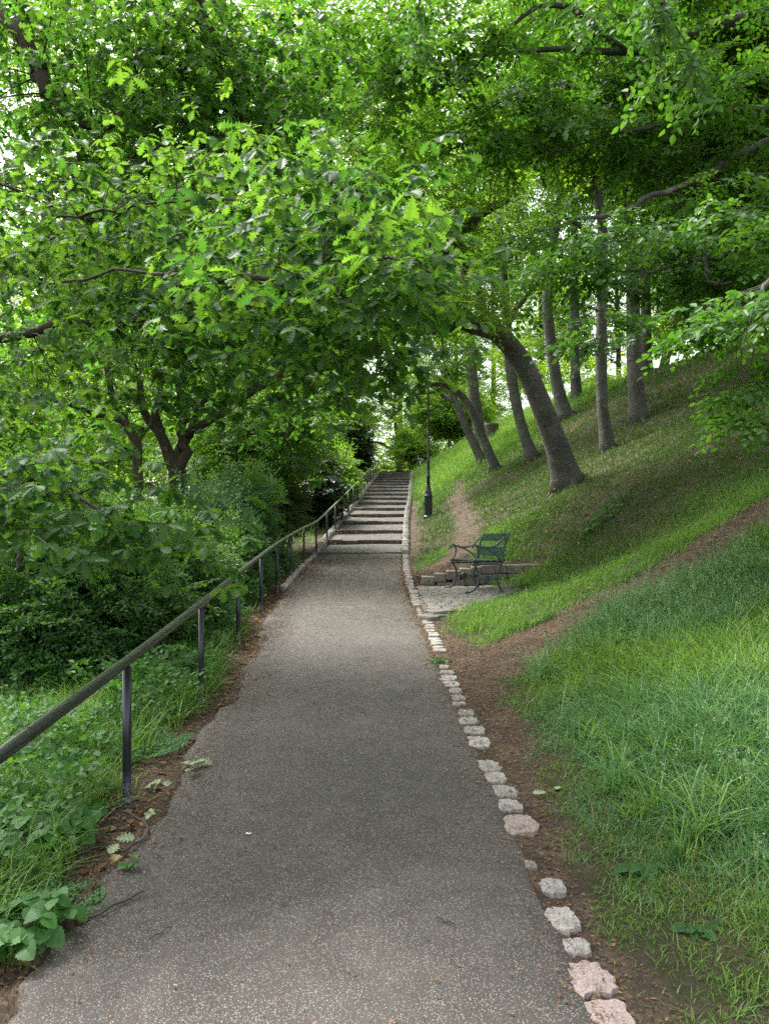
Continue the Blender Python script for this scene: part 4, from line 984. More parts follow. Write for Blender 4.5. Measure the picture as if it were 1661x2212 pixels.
# ------------------------------------------------------------------ shrubs
def shrub(name, label, c, r, n, Ts, leafm, per=16, csize=.3, sc=1., stems=7, cat='shrub', mats=(0, 1)):
    c = np.asarray(c, float); g = float(gz(c[0], c[1])); o = empty(name, (c[0], c[1], g)); tag(o, label, cat)
    S = Acc(); sk = []
    for k in range(stems):
        a = k / stems * 6.28 + rng.normal(0, .3); L = smoothline([(c[0] + math.cos(a) * .08, c[1] + math.sin(a) * .08, g - .05, .02), (c[0] + math.cos(a) * r[0] * .3, c[1] + math.sin(a) * r[1] * .3, g + (c[2] - g) * .7, .014), (c[0] + math.cos(a) * r[0] * .7, c[1] + math.sin(a) * r[1] * .7, c[2] + r[2] * .55, .006)], 4)
        tube(S, L, 6, 0, .1); sk.append(L)
    A = Acc(); foliage(A, S, sk, [(c, r, n)], Ts, per, csize, mats, .7, sc, .1, .008, (lambda C: (C[:, 0] < railx(C[:, 1]) - .45 - csize * .6) | (C[:, 0] > 0) | (C[:, 1] > 45)))
    ns = int(n * .5); a = rng.uniform(0, 6.3, ns); rr_ = np.sqrt(rng.random(ns)); P_ = np.stack([c[0] + np.cos(a) * rr_ * r[0], c[1] + np.sin(a) * rr_ * r[1], c[2] + r[2] * (np.sqrt(np.maximum(0, 1 - rr_ ** 2)) + rng.uniform(-.1, .45, ns))], 1)
    P_ = P_[(P_[:, 0] < railx(P_[:, 1]) - .5) | (P_[:, 0] > 0) | (P_[:, 1] > 45)]; ns = len(P_)
    for q in range(4): scatter(A, Ts, P_ + np.array([0, 0, -.12 * q]) + rng.normal(0, .04, (ns, 3)), frames(np.stack([rng.normal(0, .6, ns), rng.normal(0, .6, ns), np.ones(ns) * .8], 1), rng.normal(0, 1, (ns, 3))), sc * rng.uniform(.7, 1.2, ns), rng.uniform(.4, 1, ns), mats)
    S.build('stems', M['twig'], o, True, (c[0], c[1], g)); A.build('foliage', [M[leafm], M['twig']], o, False, (c[0], c[1], g))
def gc(px, py, d, up=0): p = U(px, py, d); return p
shrub('shrub', 'large dark small-leaved shrub filling the left edge behind the rail', gc(120, 1350, 7.9), (1.25, 1.0, .80), 270, TS1, 'shrub', 18, .24)
shrub('shrub', 'dense dark green shrub directly right of the large small-leaved one', gc(320, 1300, 9.4), (1.0, 1.0, .85), 210, TS1, 'shrub', 18, .24)
shrub('shrub', 'arching shrub with pale leaf tips behind the second and third posts', gc(435, 1200, 12.5), (1.1, 1.0, .75), 150, TS2, 'ivy', 16, .28)
shrub('shrub', 'loose leafy bush hugging the rail beside the third to fifth posts', gc(500, 1240, 11.8), (.55, 1.3, .55), 80, TS2, 'shrub', 16, .26)
shrub('shrub', 'leafy undergrowth shrub below the hanging oak leaves at the far left', gc(60, 1215, 11), (1.6, 1.3, .9), 170, TS2, 'shrub', 16, .3)
shrub('shrub', 'mid-green shrub between the twin-stemmed tree and the rail', gc(520, 1130, 15.5), (1.1, 1.1, .75), 150, TS2, 'shrub', 16, .3)
shrub('shrub', 'domed dark shrub with wispy top beside the middle of the rail', gc(678, 1062, 24), (1.05, 1.0, .75), 190, TB1, 'yew', 14, .3)
shrub('shrub', 'bright yellow-green shrub above the upper rail, next to the dark domed one', gc(728, 1035, 30), (.75, .9, .65), 110, TB1, 'bright', 14, .28)
shrub('yew_bush', 'almost black evergreen bush behind the top end of the rail', gc(772, 972, 40), (.5, .6, .75), 130, TB1, 'yew', 14, .18, cat='evergreen')
shrub('shrub', 'feathery mid-green shrub at the foot of the left trees', gc(610, 1105, 18.5), (.95, .9, .5), 110, TS2, 'grass_shade', 14, .28)
shrub('shrub', 'light green shrub mass at the top of the grassy bank beyond the lamp post', gc(975, 900, 52), (2.4, 2.0, 1.4), 100, TB2, 'bright', 9, .5)
shrub('shrub', 'thin ragged shrub on the skyline between the pale ringed beech and the grey one', gc(1265, 820, 40), (2.2, 1.2, .6), 26, TB2, 'wood', 8, .5, .8)
shrub('shrub', 'thin ragged shrub on the skyline right of the dark straight beech', gc(1450, 735, 37), (2.2, 1.2, .7), 26, TB2, 'wood', 8, .5, .8)
shrub('shrub', 'sunlit yellow shrub glowing behind the end tree and the bin', gc(893, 975, 66), (1.9, 1.5, 1.2), 60, TB2, 'bright', 8, .5)
# stump
hs_ = np.array([(1060 - CX) / F * 37, 37., 0]); hs_[2] = float(gz(hs_[0], hs_[1])); zt_ = CAMZ + (CY - 915) / F * 37
A = Acc(); L = smoothline([(hs_[0], hs_[1], min(hs_[2], zt_ - .9) - .1, .42), (hs_[0], hs_[1], zt_ - .5, .37), (hs_[0] + .02, hs_[1], zt_, .36)], 4); tube(A, L, 16, 0, .06)
tag(A.build('tree_stump', M['bark'], None, True, tuple(hs_)), 'thick pale grey cut stump in the bright grass between two leaning trees', 'stump')

# ------------------------------------------------------------------ the beeches on the bank
GB_ = 'beeches on the right bank'
def trunkline(px, py, d, r, rest, n=6):
    h_ = hit(px, py); k = h_[1] / d                      # stand it where the photo's foot meets the slope
    if not .75 < k < 1.35: h_ = U(px, py, d); h_[2] = float(gz(h_[0], h_[1])); k = 1
    LASTK[0] = k; pts = [(*h_, r * k)] + [(*U(a, b, dd * k), rr * k) for a, b, dd, rr in rest]
    return smoothline(pts, n)
tree('beech_tree', 'thick leaning beech with a scarred root hollow, bent far over the bank towards the steps', 'tree',
     trunkline(1228, 1050, 16, 0.274, [(1195, 945, 15.9, 0.230), (1163, 860, 15.8, 0.212), (1125, 780, 15.7, 0.198), (1070, 718, 15.5, 0.178), (1000, 695, 15.2, 0.164), (950, 640, 15, 0.137), (938, 530, 15, 0.116), (900, 400, 14.8, 0.095), (860, 200, 14.5, 0.076)]),
     [limb((940, 560, 15, .13), (1030, 470, 15, .1), (1100, 430, 15, .05)), limb((900, 420, 15, .12), (780, 380, 14.6, .08), (640, 340, 14, .04)), limb((880, 300, 15, .10), (1020, 150, 14.5, .08), (1180, 0, 14, .05)),
      limb((990, 695, 15, .12), (930, 720, 15, .08), (860, 700, 14.5, .05)), limb((870, 250, 15, .08), (760, 120, 14.5, .06), (640, 30, 14, .03)), limb((1060, 712, 15.5, .10), (1030, 620, 15.6, .08), (1000, 560, 15.6, .06), (985, 480, 15.5, .03))],
     [B(760, 130, 14, 3.0, 2.6, 1.9, 95), B(1000, 120, 14, 2.6, 2.4, 1.7, 80), B(620, 330, 14, 2.2, 2.0, 1.4, 60), B(900, 380, 14.5, 2.4, 2.0, 1.3, 60), B(1020, 440, 15, 1.6, 1.5, .9, 30), B(930, 660, 14.6, 1.2, 1.0, .6, 24)],
     TB1, 'bright', 'bark', 13, .6, group=GB_, dens=.42)
tree('beech_tree', 'slim dark beech curving up between the leaning thick one and the twin stems', 'tree',
     trunkline(1150, 992, 23, 0.170, [(1122, 905, 23, 0.153), (1103, 800, 23, 0.145), (1095, 700, 23, 0.128), (1085, 560, 23, 0.102), (1070, 400, 23, 0.068)]), [limb((1095, 700, 23, .09), (1150, 620, 22.5, .06), (1200, 570, 22, .03))],
     [B(1060, 540, 23, 1.7, 1.8, 1.5, 34), B(1110, 330, 23, 2.4, 2.2, 2.0, 60)], TB1, 'beech', 'bark', 13, .6, group=GB_)
tree('beech_tree', 'nearer of the two crossing stems beside the bare trail, right-hand foot', 'tree',
     trunkline(1072, 1016, 24, 0.153, [(1040, 940, 24, 0.131), (1015, 880, 24, 0.117), (985, 845, 24, 0.104), (950, 830, 23.8, 0.081), (905, 838, 23.5, 0.045)]), [limb((985, 845, 24, .07), (960, 780, 24, .05), (950, 700, 24, .03))],
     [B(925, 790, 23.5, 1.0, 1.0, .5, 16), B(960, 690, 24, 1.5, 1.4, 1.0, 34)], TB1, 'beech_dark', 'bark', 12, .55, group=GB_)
tree('beech_tree', 'farther of the two crossing stems beside the bare trail, left-hand foot', 'tree',
     trunkline(1043, 1000, 26, 0.153, [(1010, 930, 26, 0.135), (985, 870, 26, 0.108), (955, 800, 26, 0.081), (930, 740, 26, 0.054), (915, 700, 26, 0.036)]), [limb((985, 870, 26, .08), (945, 850, 26, .06), (890, 850, 25.5, .03))],
     [B(905, 740, 26, 1.5, 1.4, .8, 30)], TB1, 'beech', 'bark', 12, .55, group=GB_)
tree('beech_tree', 'straight upright beech standing behind the two crossing stems', 'tree',
     trunkline(1042, 975, 29, .24, [(1030, 900, 29, .22), (1018, 800, 29, .2), (1012, 700, 29, .18), (1000, 560, 29, .14), (990, 420, 29, .1)]), [limb((1015, 760, 29, .09), (970, 720, 29, .06), (930, 700, 29, .03))],
     [B(1000, 560, 29, 2.4, 2.2, 1.9, 60), B(960, 400, 29, 3.0, 2.8, 2.4, 70)], TB1, 'beech', 'bark', 12, .65, 1.1, group=GB_)
tree('beech_tree', 'pale ringed beech behind the thick leaning one, its foot swept to the right', 'tree',
     trunkline(1222, 905, 26.5, 0.255, [(1203, 830, 26.5, 0.200), (1190, 745, 26.5, 0.183), (1182, 650, 26.5, 0.170), (1195, 520, 26.5, 0.153), (1213, 400, 26.5, 0.145), (1212, 250, 26.5, 0.111), (1200, 120, 26.5, 0.085)]),
     [limb((1185, 640, 26.5, .12), (1150, 520, 26.5, .1), (1120, 480, 26, .05)), limb((1212, 400, 26.5, .1), (1290, 330, 26, .07), (1340, 300, 26, .04))],
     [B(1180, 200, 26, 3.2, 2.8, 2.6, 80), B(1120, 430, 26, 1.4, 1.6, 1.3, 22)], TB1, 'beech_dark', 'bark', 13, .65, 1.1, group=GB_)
tree('beech_tree', 'thin straight beech highest up near the skyline gap, between two thicker ones', 'tree',
     trunkline(1245, 868, 32, .22, [(1241, 760, 32, .19), (1240, 640, 32, .17), (1240, 500, 32, .14), (1245, 340, 32, .1)]), [limb((1240, 560, 32, .08), (1280, 480, 32, .05), (1330, 450, 31, .03))],
     [B(1240, 540, 32, 1.9, 1.8, 1.1, 14), B(1240, 330, 32, 3.2, 3, 2.6, 70)], TB1, 'beech', 'bark', 12, .7, 1.2, group=GB_)
tree('beech_tree', 'grey beech in front of the second skyline gap, root foot widening on the slope', 'tree',
     trunkline(1312, 972, 20, 0.168, [(1301, 880, 20, 0.148), (1298, 760, 20, 0.140), (1300, 620, 20, 0.129), (1300, 500, 20, 0.121), (1287, 410, 20, 0.109), (1255, 320, 20, 0.094), (1232, 240, 20, 0.078), (1225, 120, 20, 0.055)]),
     [limb((1290, 420, 20, .1), (1330, 360, 20, .08), (1370, 300, 19.6, .06), (1350, 220, 19.5, .04)), limb((1300, 520, 20, .08), (1240, 480, 19.8, .06), (1180, 455, 19.4, .03))],
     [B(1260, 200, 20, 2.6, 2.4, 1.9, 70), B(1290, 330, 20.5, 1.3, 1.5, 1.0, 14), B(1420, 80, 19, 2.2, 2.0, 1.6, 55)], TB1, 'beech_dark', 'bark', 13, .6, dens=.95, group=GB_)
tree('beech_tree', 'dark straight beech farthest right on the slope, thickest of the upright ones', 'tree',
     trunkline(1378, 908, 22, 0.238, [(1371, 800, 22, 0.207), (1367, 680, 22, 0.194), (1365, 560, 22, 0.176), (1358, 460, 22, 0.158), (1335, 365, 22, 0.141), (1312, 290, 22, 0.114), (1300, 180, 22, 0.088)]),
     [limb((1350, 420, 22, .1), (1400, 330, 21.6, .08), (1500, 280, 21, .05)), limb((1365, 600, 22, .09), (1440, 530, 21.6, .06), (1520, 500, 21, .03))],
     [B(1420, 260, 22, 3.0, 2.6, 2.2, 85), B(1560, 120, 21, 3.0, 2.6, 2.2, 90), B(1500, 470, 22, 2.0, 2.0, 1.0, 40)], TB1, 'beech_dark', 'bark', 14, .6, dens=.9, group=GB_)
tree('beech_tree', 'greyish beech trunk just behind the ridge, right beside the dark straight one', 'tree',
     trunkline(1396, 760, 31, 0.212, [(1394, 660, 31, 0.196), (1390, 540, 31, 0.170), (1395, 380, 31, 0.128)]), [limb((1390, 560, 31, .1), (1450, 500, 31, .07), (1500, 480, 31, .04))],
     [B(1430, 420, 31, 3.6, 3.0, 2.3, 80), B(1560, 540, 31, 2.2, 2.0, 1.0, 36)], TB1, 'beech', 'bark', 12, .7, 1.2, group=GB_)
tree('beech_tree', 'leaning dark trunk beyond the ridge, tilted to the right against the sky', 'tree',
     trunkline(1425, 750, 36, .22, [(1455, 700, 36, .17), (1480, 650, 36, .15), (1520, 560, 36, .11)]), [],
     [B(1530, 600, 36, 2.6, 2.4, 1.2, 56), B(1480, 690, 38, 1.2, 1.2, .5, 9)], TB1, 'beech_dark', 'bark', 12, .7, 1.25, group=GB_)
tree('beech_tree', 'dim tall beech behind the upper right foliage with a low side limb', 'tree',
     trunkline(1590, 720, 29, .3, [(1590, 560, 29, .28), (1588, 400, 29, .25), (1585, 250, 29, .22), (1580, 100, 29, .18)]), [limb((1585, 270, 29, .16), (1510, 240, 28.5, .12), (1430, 200, 28, .06))],
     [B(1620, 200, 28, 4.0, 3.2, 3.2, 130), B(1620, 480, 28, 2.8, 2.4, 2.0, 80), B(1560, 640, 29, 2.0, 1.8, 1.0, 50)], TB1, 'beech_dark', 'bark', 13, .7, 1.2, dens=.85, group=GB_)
# near beech, trunk out of the picture to the right: its boughs sweep in
def near_keep(C): return inview(C, 150, 150, .12)
tree('beech_tree', 'near beech outside the right edge whose low sprays hang in front of the bank', 'tree',
     smoothline([(7.6, 10.5, float(gz(7.6, 10.5)), .42), (7.5, 10.4, 5, .36), (7.3, 10.2, 8, .3), (7, 10, 12, .2)], 6),
     [limb((2050, 200, 10.3, .10), (1760, 260, 10, .055), (1600, 335, 9.6, .042), (1440, 415, 9.3, .034), (1300, 465, 9.1, .025), (1160, 500, 9, .02)),
      limb((2000, 560, 9.5, .10), (1750, 420, 8, .06), (1600, 540, 7.4, .03), (1500, 560, 7.2, .016), (1400, 590, 7.2, .008)),
      limb((2000, 100, 9, .12), (1750, 0, 8, .08), (1500, -60, 7, .05), (1250, -60, 6.5, .02)),
      limb((1700, 560, 6, .03), (1640, 640, 5.4, .014), (1600, 760, 5.2, .006)),
      limb((1520, 555, 6.9, .018), (1530, 600, 6.9, .014), (1552, 612, 6.9, .010), (1580, 608, 6.9, .006))],
     [B(1560, 560, 7.4, .85, .8, .14, 15), B(1400, 525, 7.6, .9, .8, .12, 11), B(1270, 590, 7.8, .5, .6, .14, 6), B(1300, 700, 7.2, .16, .3, .22, 4, .2, 6), B(1600, 690, 5.8, .34, .4, .22, 9, .22, 7), B(1640, 830, 5.6, .10, .3, .30, 6, .14, 6),
      B(1580, 450, 8.6, 1.0, 1.0, .3, 13), B(1180, 520, 9, .5, .7, .15, 4)],
     TB0, 'beech_near', 'bark', 9, .32, keep=near_keep, flat=.28, droop=.35, twigr=.006, dens=.85, sc=.85)
tree('beech_tree', 'high spreading beech outside the right edge whose flat layered boughs roof the top centre', 'tree',
     smoothline([(6.6, 8.4, float(gz(6.6, 8.4)), .36), (6.5, 8.5, 4, .3), (6.3, 8.7, 7, .26), (6, 9, 10, .16)], 6),
     [limb((2050, -60, 9.6, .12), (1650, 30, 9.8, .07), (1350, 110, 9.7, .045), (1080, 110, 9.7, .026), (860, 170, 9.9, .012)),
      limb((1350, 110, 9.7, .04), (1180, 5, 9.6, .035), (1025, 145, 9.6, .012)), limb((1950, 180, 9.8, .08), (1650, 230, 9.6, .04), (1400, 270, 9.5, .022), (1200, 330, 9.6, .010))],
     [B(1320, 90, 9.8, 1.6, 1.4, .75, 12), B(1060, 60, 9.8, 1.5, 1.4, .6, 12), B(860, 150, 10, 1.1, 1.2, .5, 8), B(1230, 300, 10, 1.1, 1.0, .30, 5), B(1520, 270, 9.8, 1.2, 1.0, .5, 8), B(1080, 250, 10, .9, 1.0, .3, 5), B(1560, 60, 9.8, 1.2, 1.1, .6, 8), B(700, 80, 10, .8, 1, .4, 6)],
     TBM, 'beech_near', 'bark', 10, .46, keep=near_keep, flat=.40, droop=.3, dens=1.0, twigr=.008)
tree('beech_tree', 'tall dark-crowned beech outside the right edge shading the top right corner', 'tree',
     smoothline([(9.5, 15, float(gz(9.5, 15)), .4), (9.3, 15, 8, .34), (9, 14.8, 12, .28), (8.7, 14.5, 17, .15)], 6),
     [limb((1950, 100, 15, .16), (1750, 80, 14.5, .12), (1560, 150, 14, .08), (1400, 230, 13.6, .03)), limb((1900, 300, 15, .12), (1700, 380, 14.5, .08), (1560, 400, 14, .04))],
     [B(1560, 60, 14, 2.2, 2.0, 1.4, 70), B(1620, 300, 14, 2.0, 1.6, 1.4, 60), B(1350, 20, 13.5, 1.8, 1.8, 1.1, 44), B(1480, 240, 13.6, 1.1, 1.2, .7, 18)],
     TB1, 'beech_dark', 'bark', 14, .5, keep=near_keep, dens=.85,
     over=[((9, 12, 12), (5, 5, 2), 14), ((8, 20, 15), (5, 5, 2.5), 14), ((6.5, 7, 9.5), (3, 3, 1.2), 14)])  # leaf clumps added overhead, out of view, to shade the slope
# hanging sprays close to the camera (an overhanging bough of a third near beech)
def hang(acc, wood, pts, Ts, n, sc=1.0):
    L = smoothline([(*U(a, b, d), r) for a, b, d, r in pts], 6); tube(wood, L, 6, 0, .1)
    idx = rng.integers(len(L) // 4, len(L), n); P = L[idx, :3] + rng.normal(0, .015, (n, 3))
    a = rng.uniform(0, 6.3, n); D = np.stack([np.cos(a) * .7, np.sin(a) * .7, -rng.uniform(.6, 1.4, n)], 1)
    scatter(acc, Ts, P, frames(D, rng.normal(0, .5, (n, 3)) + np.array([0, -.8, .5])), sc * rng.uniform(.6, 1, n), np.clip(rng.normal(.6, .25, n), 0, 1))
TH = [spray('near', 70 + k, .052, 8, .26, 1, .5) for k in range(4)]
b0 = np.array([4.2, 3.0]); zb0 = float(gz(*b0)); o = empty('beech_tree', (4.2, 3.0, zb0)); tag(o, 'near beech outside the right edge with thin sprays dangling into the top of the view', 'tree')
S = Acc(); A = Acc(); tube(S, smoothline([(4.2, 3, zb0 - .2, .26), (4.15, 3.05, zb0 + 2.2, .21), (3.9, 3.2, 4.6, .17), (3.6, 3.5, 7, .1)], 6), 14, 0, .07)
tube(S, smoothline([(4.0, 3.15, 4.1, .09), (3.0, 3.6, 4.9, .06), (1.8, 4.1, 5.1, .04), (.9, 4.6, 5.2, .03), (.1, 5, 5.15, .015)], 6), 8, 0, .07)
hang(A, S, [(1380, -130, 3.9, .012), (1405, 0, 3.9, .006), (1425, 90, 3.9, .004), (1420, 170, 3.9, .002)], TH, 16)
hang(A, S, [(1400, -130, 3.9, .012), (1440, 20, 3.9, .006), (1485, 100, 3.85, .004), (1520, 190, 3.85, .002)], TH, 20)
hang(A, S, [(905, -130, 4.7, .012), (905, 0, 4.7, .006), (908, 80, 4.7, .004), (910, 140, 4.7, .002)], TH, 15)
hang(A, S, [(1290, -130, 4.1, .01), (1290, -20, 4.1, .004), (1295, 20, 4.1, .002)], TH, 5)
S.build('trunk', M['bark'], o, True, (4.2, 3.0, zb0)); A.build('crown', [M['beech_near'], M['twig']], o, False, (4.2, 3.0, zb0))

# ------------------------------------------------------------------ oaks on the left
def oaktree(name, label, trunk, limbs, blobs, Ts, leafm, per, csize, **k): tree(name, label, 'tree', trunk, limbs, blobs, Ts, leafm, 'bark_rough', per, csize, **k)
oaktree('oak_tree', 'near oak outside the left edge whose leafy bough reaches across the path', smoothline([(-5.4, 5.2, float(gz(-5.4, 5.2)), .4), (-5.3, 5.2, 2.5, .34), (-5.1, 5.2, 5, .3), (-4.6, 5.3, 8, .2)], 6),
     [limb((-700, 800, 5.4, .10), (-200, 790, 5.3, .055), (0, 730, 5.2, .036), (140, 700, 5.2, .028), (290, 694, 5.1, .026), (330, 702, 5.0, .018), (460, 690, 4.8, .010)),
      limb((-600, 500, 5.6, .08), (-100, 560, 5.0, .012), (60, 610, 4.7, .009), (250, 590, 4.4, .008), (500, 600, 3.9, .014), (620, 605, 3.6, .010), (720, 600, 3.3, .008), (860, 560, 3.0, .005), (930, 590, 2.9, .003)),
      limb((-500, 300, 5.6, .08), (0, 400, 5.2, .011), (150, 470, 5.0, .009), (300, 440, 4.8, .008), (600, 440, 4.5, .006), (780, 460, 4.3, .006)),
      limb((-400, 980, 4.6, .06), (-50, 1010, 4.0, .02), (150, 1080, 3.8, .009), (330, 1130, 3.7, .005)),
      limb((-50, 1190, 4.6, .03), (30, 1195, 4.6, .022), (52, 1225, 4.6, .016), (55, 1240, 4.6, .01)),
      limb((700, 600, 3.4, .008), (780, 720, 4.2, .006), (850, 800, 4.2, .004), (880, 850, 4.2, .003))],
     [B(200, 540, 5.6, 1.3, 1.0, .8, 40), B(480, 520, 5.2, 1.1, 1.0, .6, 34), B(700, 520, 4.2, .55, .6, .25, 17), B(740, 620, 3.6, .50, .5, .24, 16), B(890, 590, 3.0, .12, .2, .10, 5, .10, 7), B(800, 620, 3.2, .12, .2, .12, 5, .12, 8), B(620, 700, 4.4, .55, .6, .3, 15), B(400, 720, 5.2, 1.0, .8, .40, 22),
      B(870, 810, 4.2, .12, .2, .20, 4, .10, 6), B(60, 1030, 4.0, .38, .4, .2, 11), B(240, 1110, 3.9, .42, .3, .14, 11), B(280, 1185, 3.9, .10, .2, .10, 2, .12, 7), B(60, 860, 5.4, .6, .7, .3, 8), B(760, 730, 4.4, .35, .5, .2, 7)],
     TO0, 'oak', 16, .36, keep=near_keep, flat=.75, droop=.15, twigr=.007, sc=.63, dens=.95)
oaktree('oak_tree', 'tall oak behind the first, its crooked dark limbs hanging down through the upper left canopy', smoothline([(-7.5, 9.5, float(gz(-7.5, 9.5)), .45), (-7.4, 9.5, 4, .38), (-7, 9.5, 8, .33), (-6, 9.5, 12, .2)], 6),
     [limb((-150, -200, 9, .12), (50, 85, 8.2, .085), (92, 170, 8.1, .08), (118, 215, 8.1, .065), (165, 250, 8, .05), (200, 272, 8, .04), (252, 272, 8, .02)),
      limb((380, -150, 8.8, .09), (420, 0, 8.6, .075), (447, 60, 8.6, .068), (466, 130, 8.5, .06), (482, 205, 8.5, .05), (512, 285, 8.4, .035), (522, 300, 8.4, .02)),
      limb((120, 215, 8.1, .03), (165, 290, 8, .022), (160, 400, 7.8, .018), (110, 490, 7.6, .01)), limb((285, 130, 8.4, .03), (292, 180, 8.4, .022), (285, 230, 8.4, .012)),
      limb((512, 285, 8.4, .03), (530, 262, 8.3, .02), (600, 270, 8.2, .008)), limb((0, 560, 8, .05), (80, 540, 8, .035), (160, 480, 8, .02), (240, 430, 8, .01)), limb((360, 420, 8.6, .025), (420, 440, 8.6, .02), (520, 370, 8.4, .008))],
     [B(100, 100, 8.2, 1.9, 1.4, 1.2, 80), B(430, 90, 8.6, 1.6, 1.3, 1.1, 66), B(150, 380, 8.4, 1.3, 1.1, .7, 30), B(420, 330, 8.6, 1.3, 1.2, .7, 30), B(560, 200, 8.6, .8, .8, .7, 16), B(60, 620, 8.4, 1.0, 1, .6, 18), B(320, 560, 9, 1.3, 1.1, .5, 22)],
     TO1, 'oak_far', 13, .5, keep=near_keep, sc=.85, twigr=.012, dens=.95, flat=.7)
oaktree('oak_tree', 'oak with a twisted single stem rising from the shrubs on the left', trunkline(312, 1095, 14, .10, [(298, 1010, 14, .088), (296, 960, 14, .085), (270, 912, 14, .078), (247, 866, 14, .06), (230, 780, 14, .045), (240, 680, 14, .03)]),
     [limb((270, 912, 14, .05), (180, 885, 13.8, .03), (100, 870, 13.6, .015)), limb((297, 960, 14, .04), (330, 900, 14, .025), (345, 850, 14, .012)), limb((296, 985, 14, .035), (220, 1000, 14, .02), (150, 1000, 14, .01))],
     [B(200, 780, 14, 1.8, 1.5, 1.0, 42), B(90, 870, 13.6, 1.2, 1.2, .8, 26), B(120, 1010, 13.8, 1.3, 1.2, .7, 26)], TO1, 'oak_far', 12, .5, sc=1.05, roots=False)
oaktree('oak_tree', 'stout oak forking low into several rough limbs just right of the twisted stem', trunkline(393, 1085, 15, 0.188, [(385, 1040, 15, 0.165), (372, 1000, 15, 0.128), (348, 940, 15, 0.098), (312, 890, 15, 0.075), (300, 800, 15, 0.053)]),
     [limb((385, 1030, 15, .12), (398, 960, 15, .10), (390, 880, 15, .08), (400, 780, 15, .06), (420, 660, 15, .05)), limb((375, 1005, 15, .10), (410, 930, 15.2, .08), (450, 850, 15.4, .05), (520, 780, 15.4, .03)), limb((350, 945, 15, .08), (340, 860, 15, .06), (360, 760, 15, .04)),
      limb((400, 940, 15, .08), (620, 800, 15, .08), (690, 770, 14.8, .085), (722, 742, 14.6, .06), (740, 720, 14.5, .03))],
     [B(420, 720, 15, 2.4, 2.0, 1.3, 62), B(540, 850, 15.5, 1.6, 1.5, .9, 38), B(640, 700, 15, 1.6, 1.5, .9, 32), B(250, 900, 16, 1.3, 1.2, .8, 22)], TO1, 'oak_far', 12, .5, sc=1.05)
tree('hornbeam_tree', 'dense dark tree with drooping small-leaved boughs between the stout oak and the steps', 'tree', trunkline(545, 1090, 19, .14, [(545, 1000, 19, .12), (540, 880, 19, .1), (550, 740, 19, .07)]),
     [limb((545, 980, 19, .06), (600, 900, 19, .04), (660, 880, 18.6, .02)), limb((542, 900, 19, .06), (480, 850, 19, .04), (430, 840, 19, .02))],
     [B(535, 950, 18.8, 1.7, 1.6, 1.3, 80), B(590, 810, 19, 1.6, 1.5, .9, 40), B(470, 1000, 19, 1.3, 1.2, .9, 40), B(645, 930, 20, .7, .8, .7, 13)], TB1, 'beech_dark', 'bark_rough', 14, .45, .9)
tree('lime_tree', 'rounded bright tree beyond the top of the steps, with a forked trunk', 'tree', trunkline(862, 1012, 60, .26, [(862, 975, 60, .22), (858, 940, 60, .18), (850, 880, 60, .12)]),
     [limb((862, 985, 60, .12), (830, 960, 59.5, .09), (795, 955, 59, .05)), limb((862, 975, 60, .12), (895, 950, 60, .08), (925, 940, 60, .04)), limb((860, 960, 60, .1), (880, 910, 60, .06))],
     [B(850, 900, 59, 3.2, 2.6, 1.6, 90), B(905, 850, 60, 2.6, 2.4, 2.0, 70), B(800, 870, 58, 2.4, 2.2, 1.7, 80), B(855, 770, 60, 3.4, 3.0, 2.6, 110)], TB2, 'bright', 'bark_rough', 9, .8, .8, dens=.34)
for (lab, px, py, d, blobs, lm) in (
    ('tall light-leaved tree behind the yew bush, left of the end tree', 700, 1035, 44, [(720, 880, 44, 2.6, 2.4, 2.2, 110), (690, 740, 44, 3.0, 2.6, 2.4, 100)], 'wood'),
    ('pale leafy tree filling the gap left of the tree behind the yew bush', 600, 1060, 36, [(620, 930, 36, 2.4, 2.2, 2.2, 90), (600, 760, 36, 3.0, 2.6, 2.6, 100)], 'bright'),
    ('hazy tree low behind the twisted stem at the left', 180, 1120, 32, [(170, 950, 32, 3.2, 2.8, 3.0, 130), (120, 760, 32, 3.6, 3, 2.6, 110)], 'wood'),
    ('light tree farthest left behind the oak leaves', -20, 1130, 26, [(20, 980, 26, 2.6, 2.4, 2.6, 110), (-20, 800, 26, 2.6, 2.4, 2.0, 70)], 'wood'),
    ('yellowish tree seen between the stout oak and the drooping tree', 450, 1090, 40, [(440, 940, 40, 3.2, 2.8, 3.2, 130), (430, 740, 40, 3.6, 3.2, 3.0, 120)], 'wood'),
    ('small leafy tree on the skyline right of the lamp post arm', 985, 930, 60, [(985, 860, 60, 3.2, 2.8, 2.6, 120), (1040, 760, 60, 3.6, 3.2, 3.2, 110)], 'bright'),
    ('bright tree beyond the ridge seen between the slim dark beech and the leaning one', 1120, 900, 58, [(1110, 820, 58, 2.6, 2.4, 2.6, 90), (1150, 690, 58, 3.8, 3.2, 3.2, 110)], 'wood')):
    tree('woodland_tree', lab, 'tree', trunkline(px, py, d, .2, [(px, py - 130, d, .15), (px - 5, py - 260, d, .1)]), [limb((px, py - 130, d, .08), (px + 40, py - 210, d, .04))], [B(*b_) for b_ in blobs], TB2, lm, 'bark_rough', 9, .8, .95, group='background trees', roots=False, dens=.42)
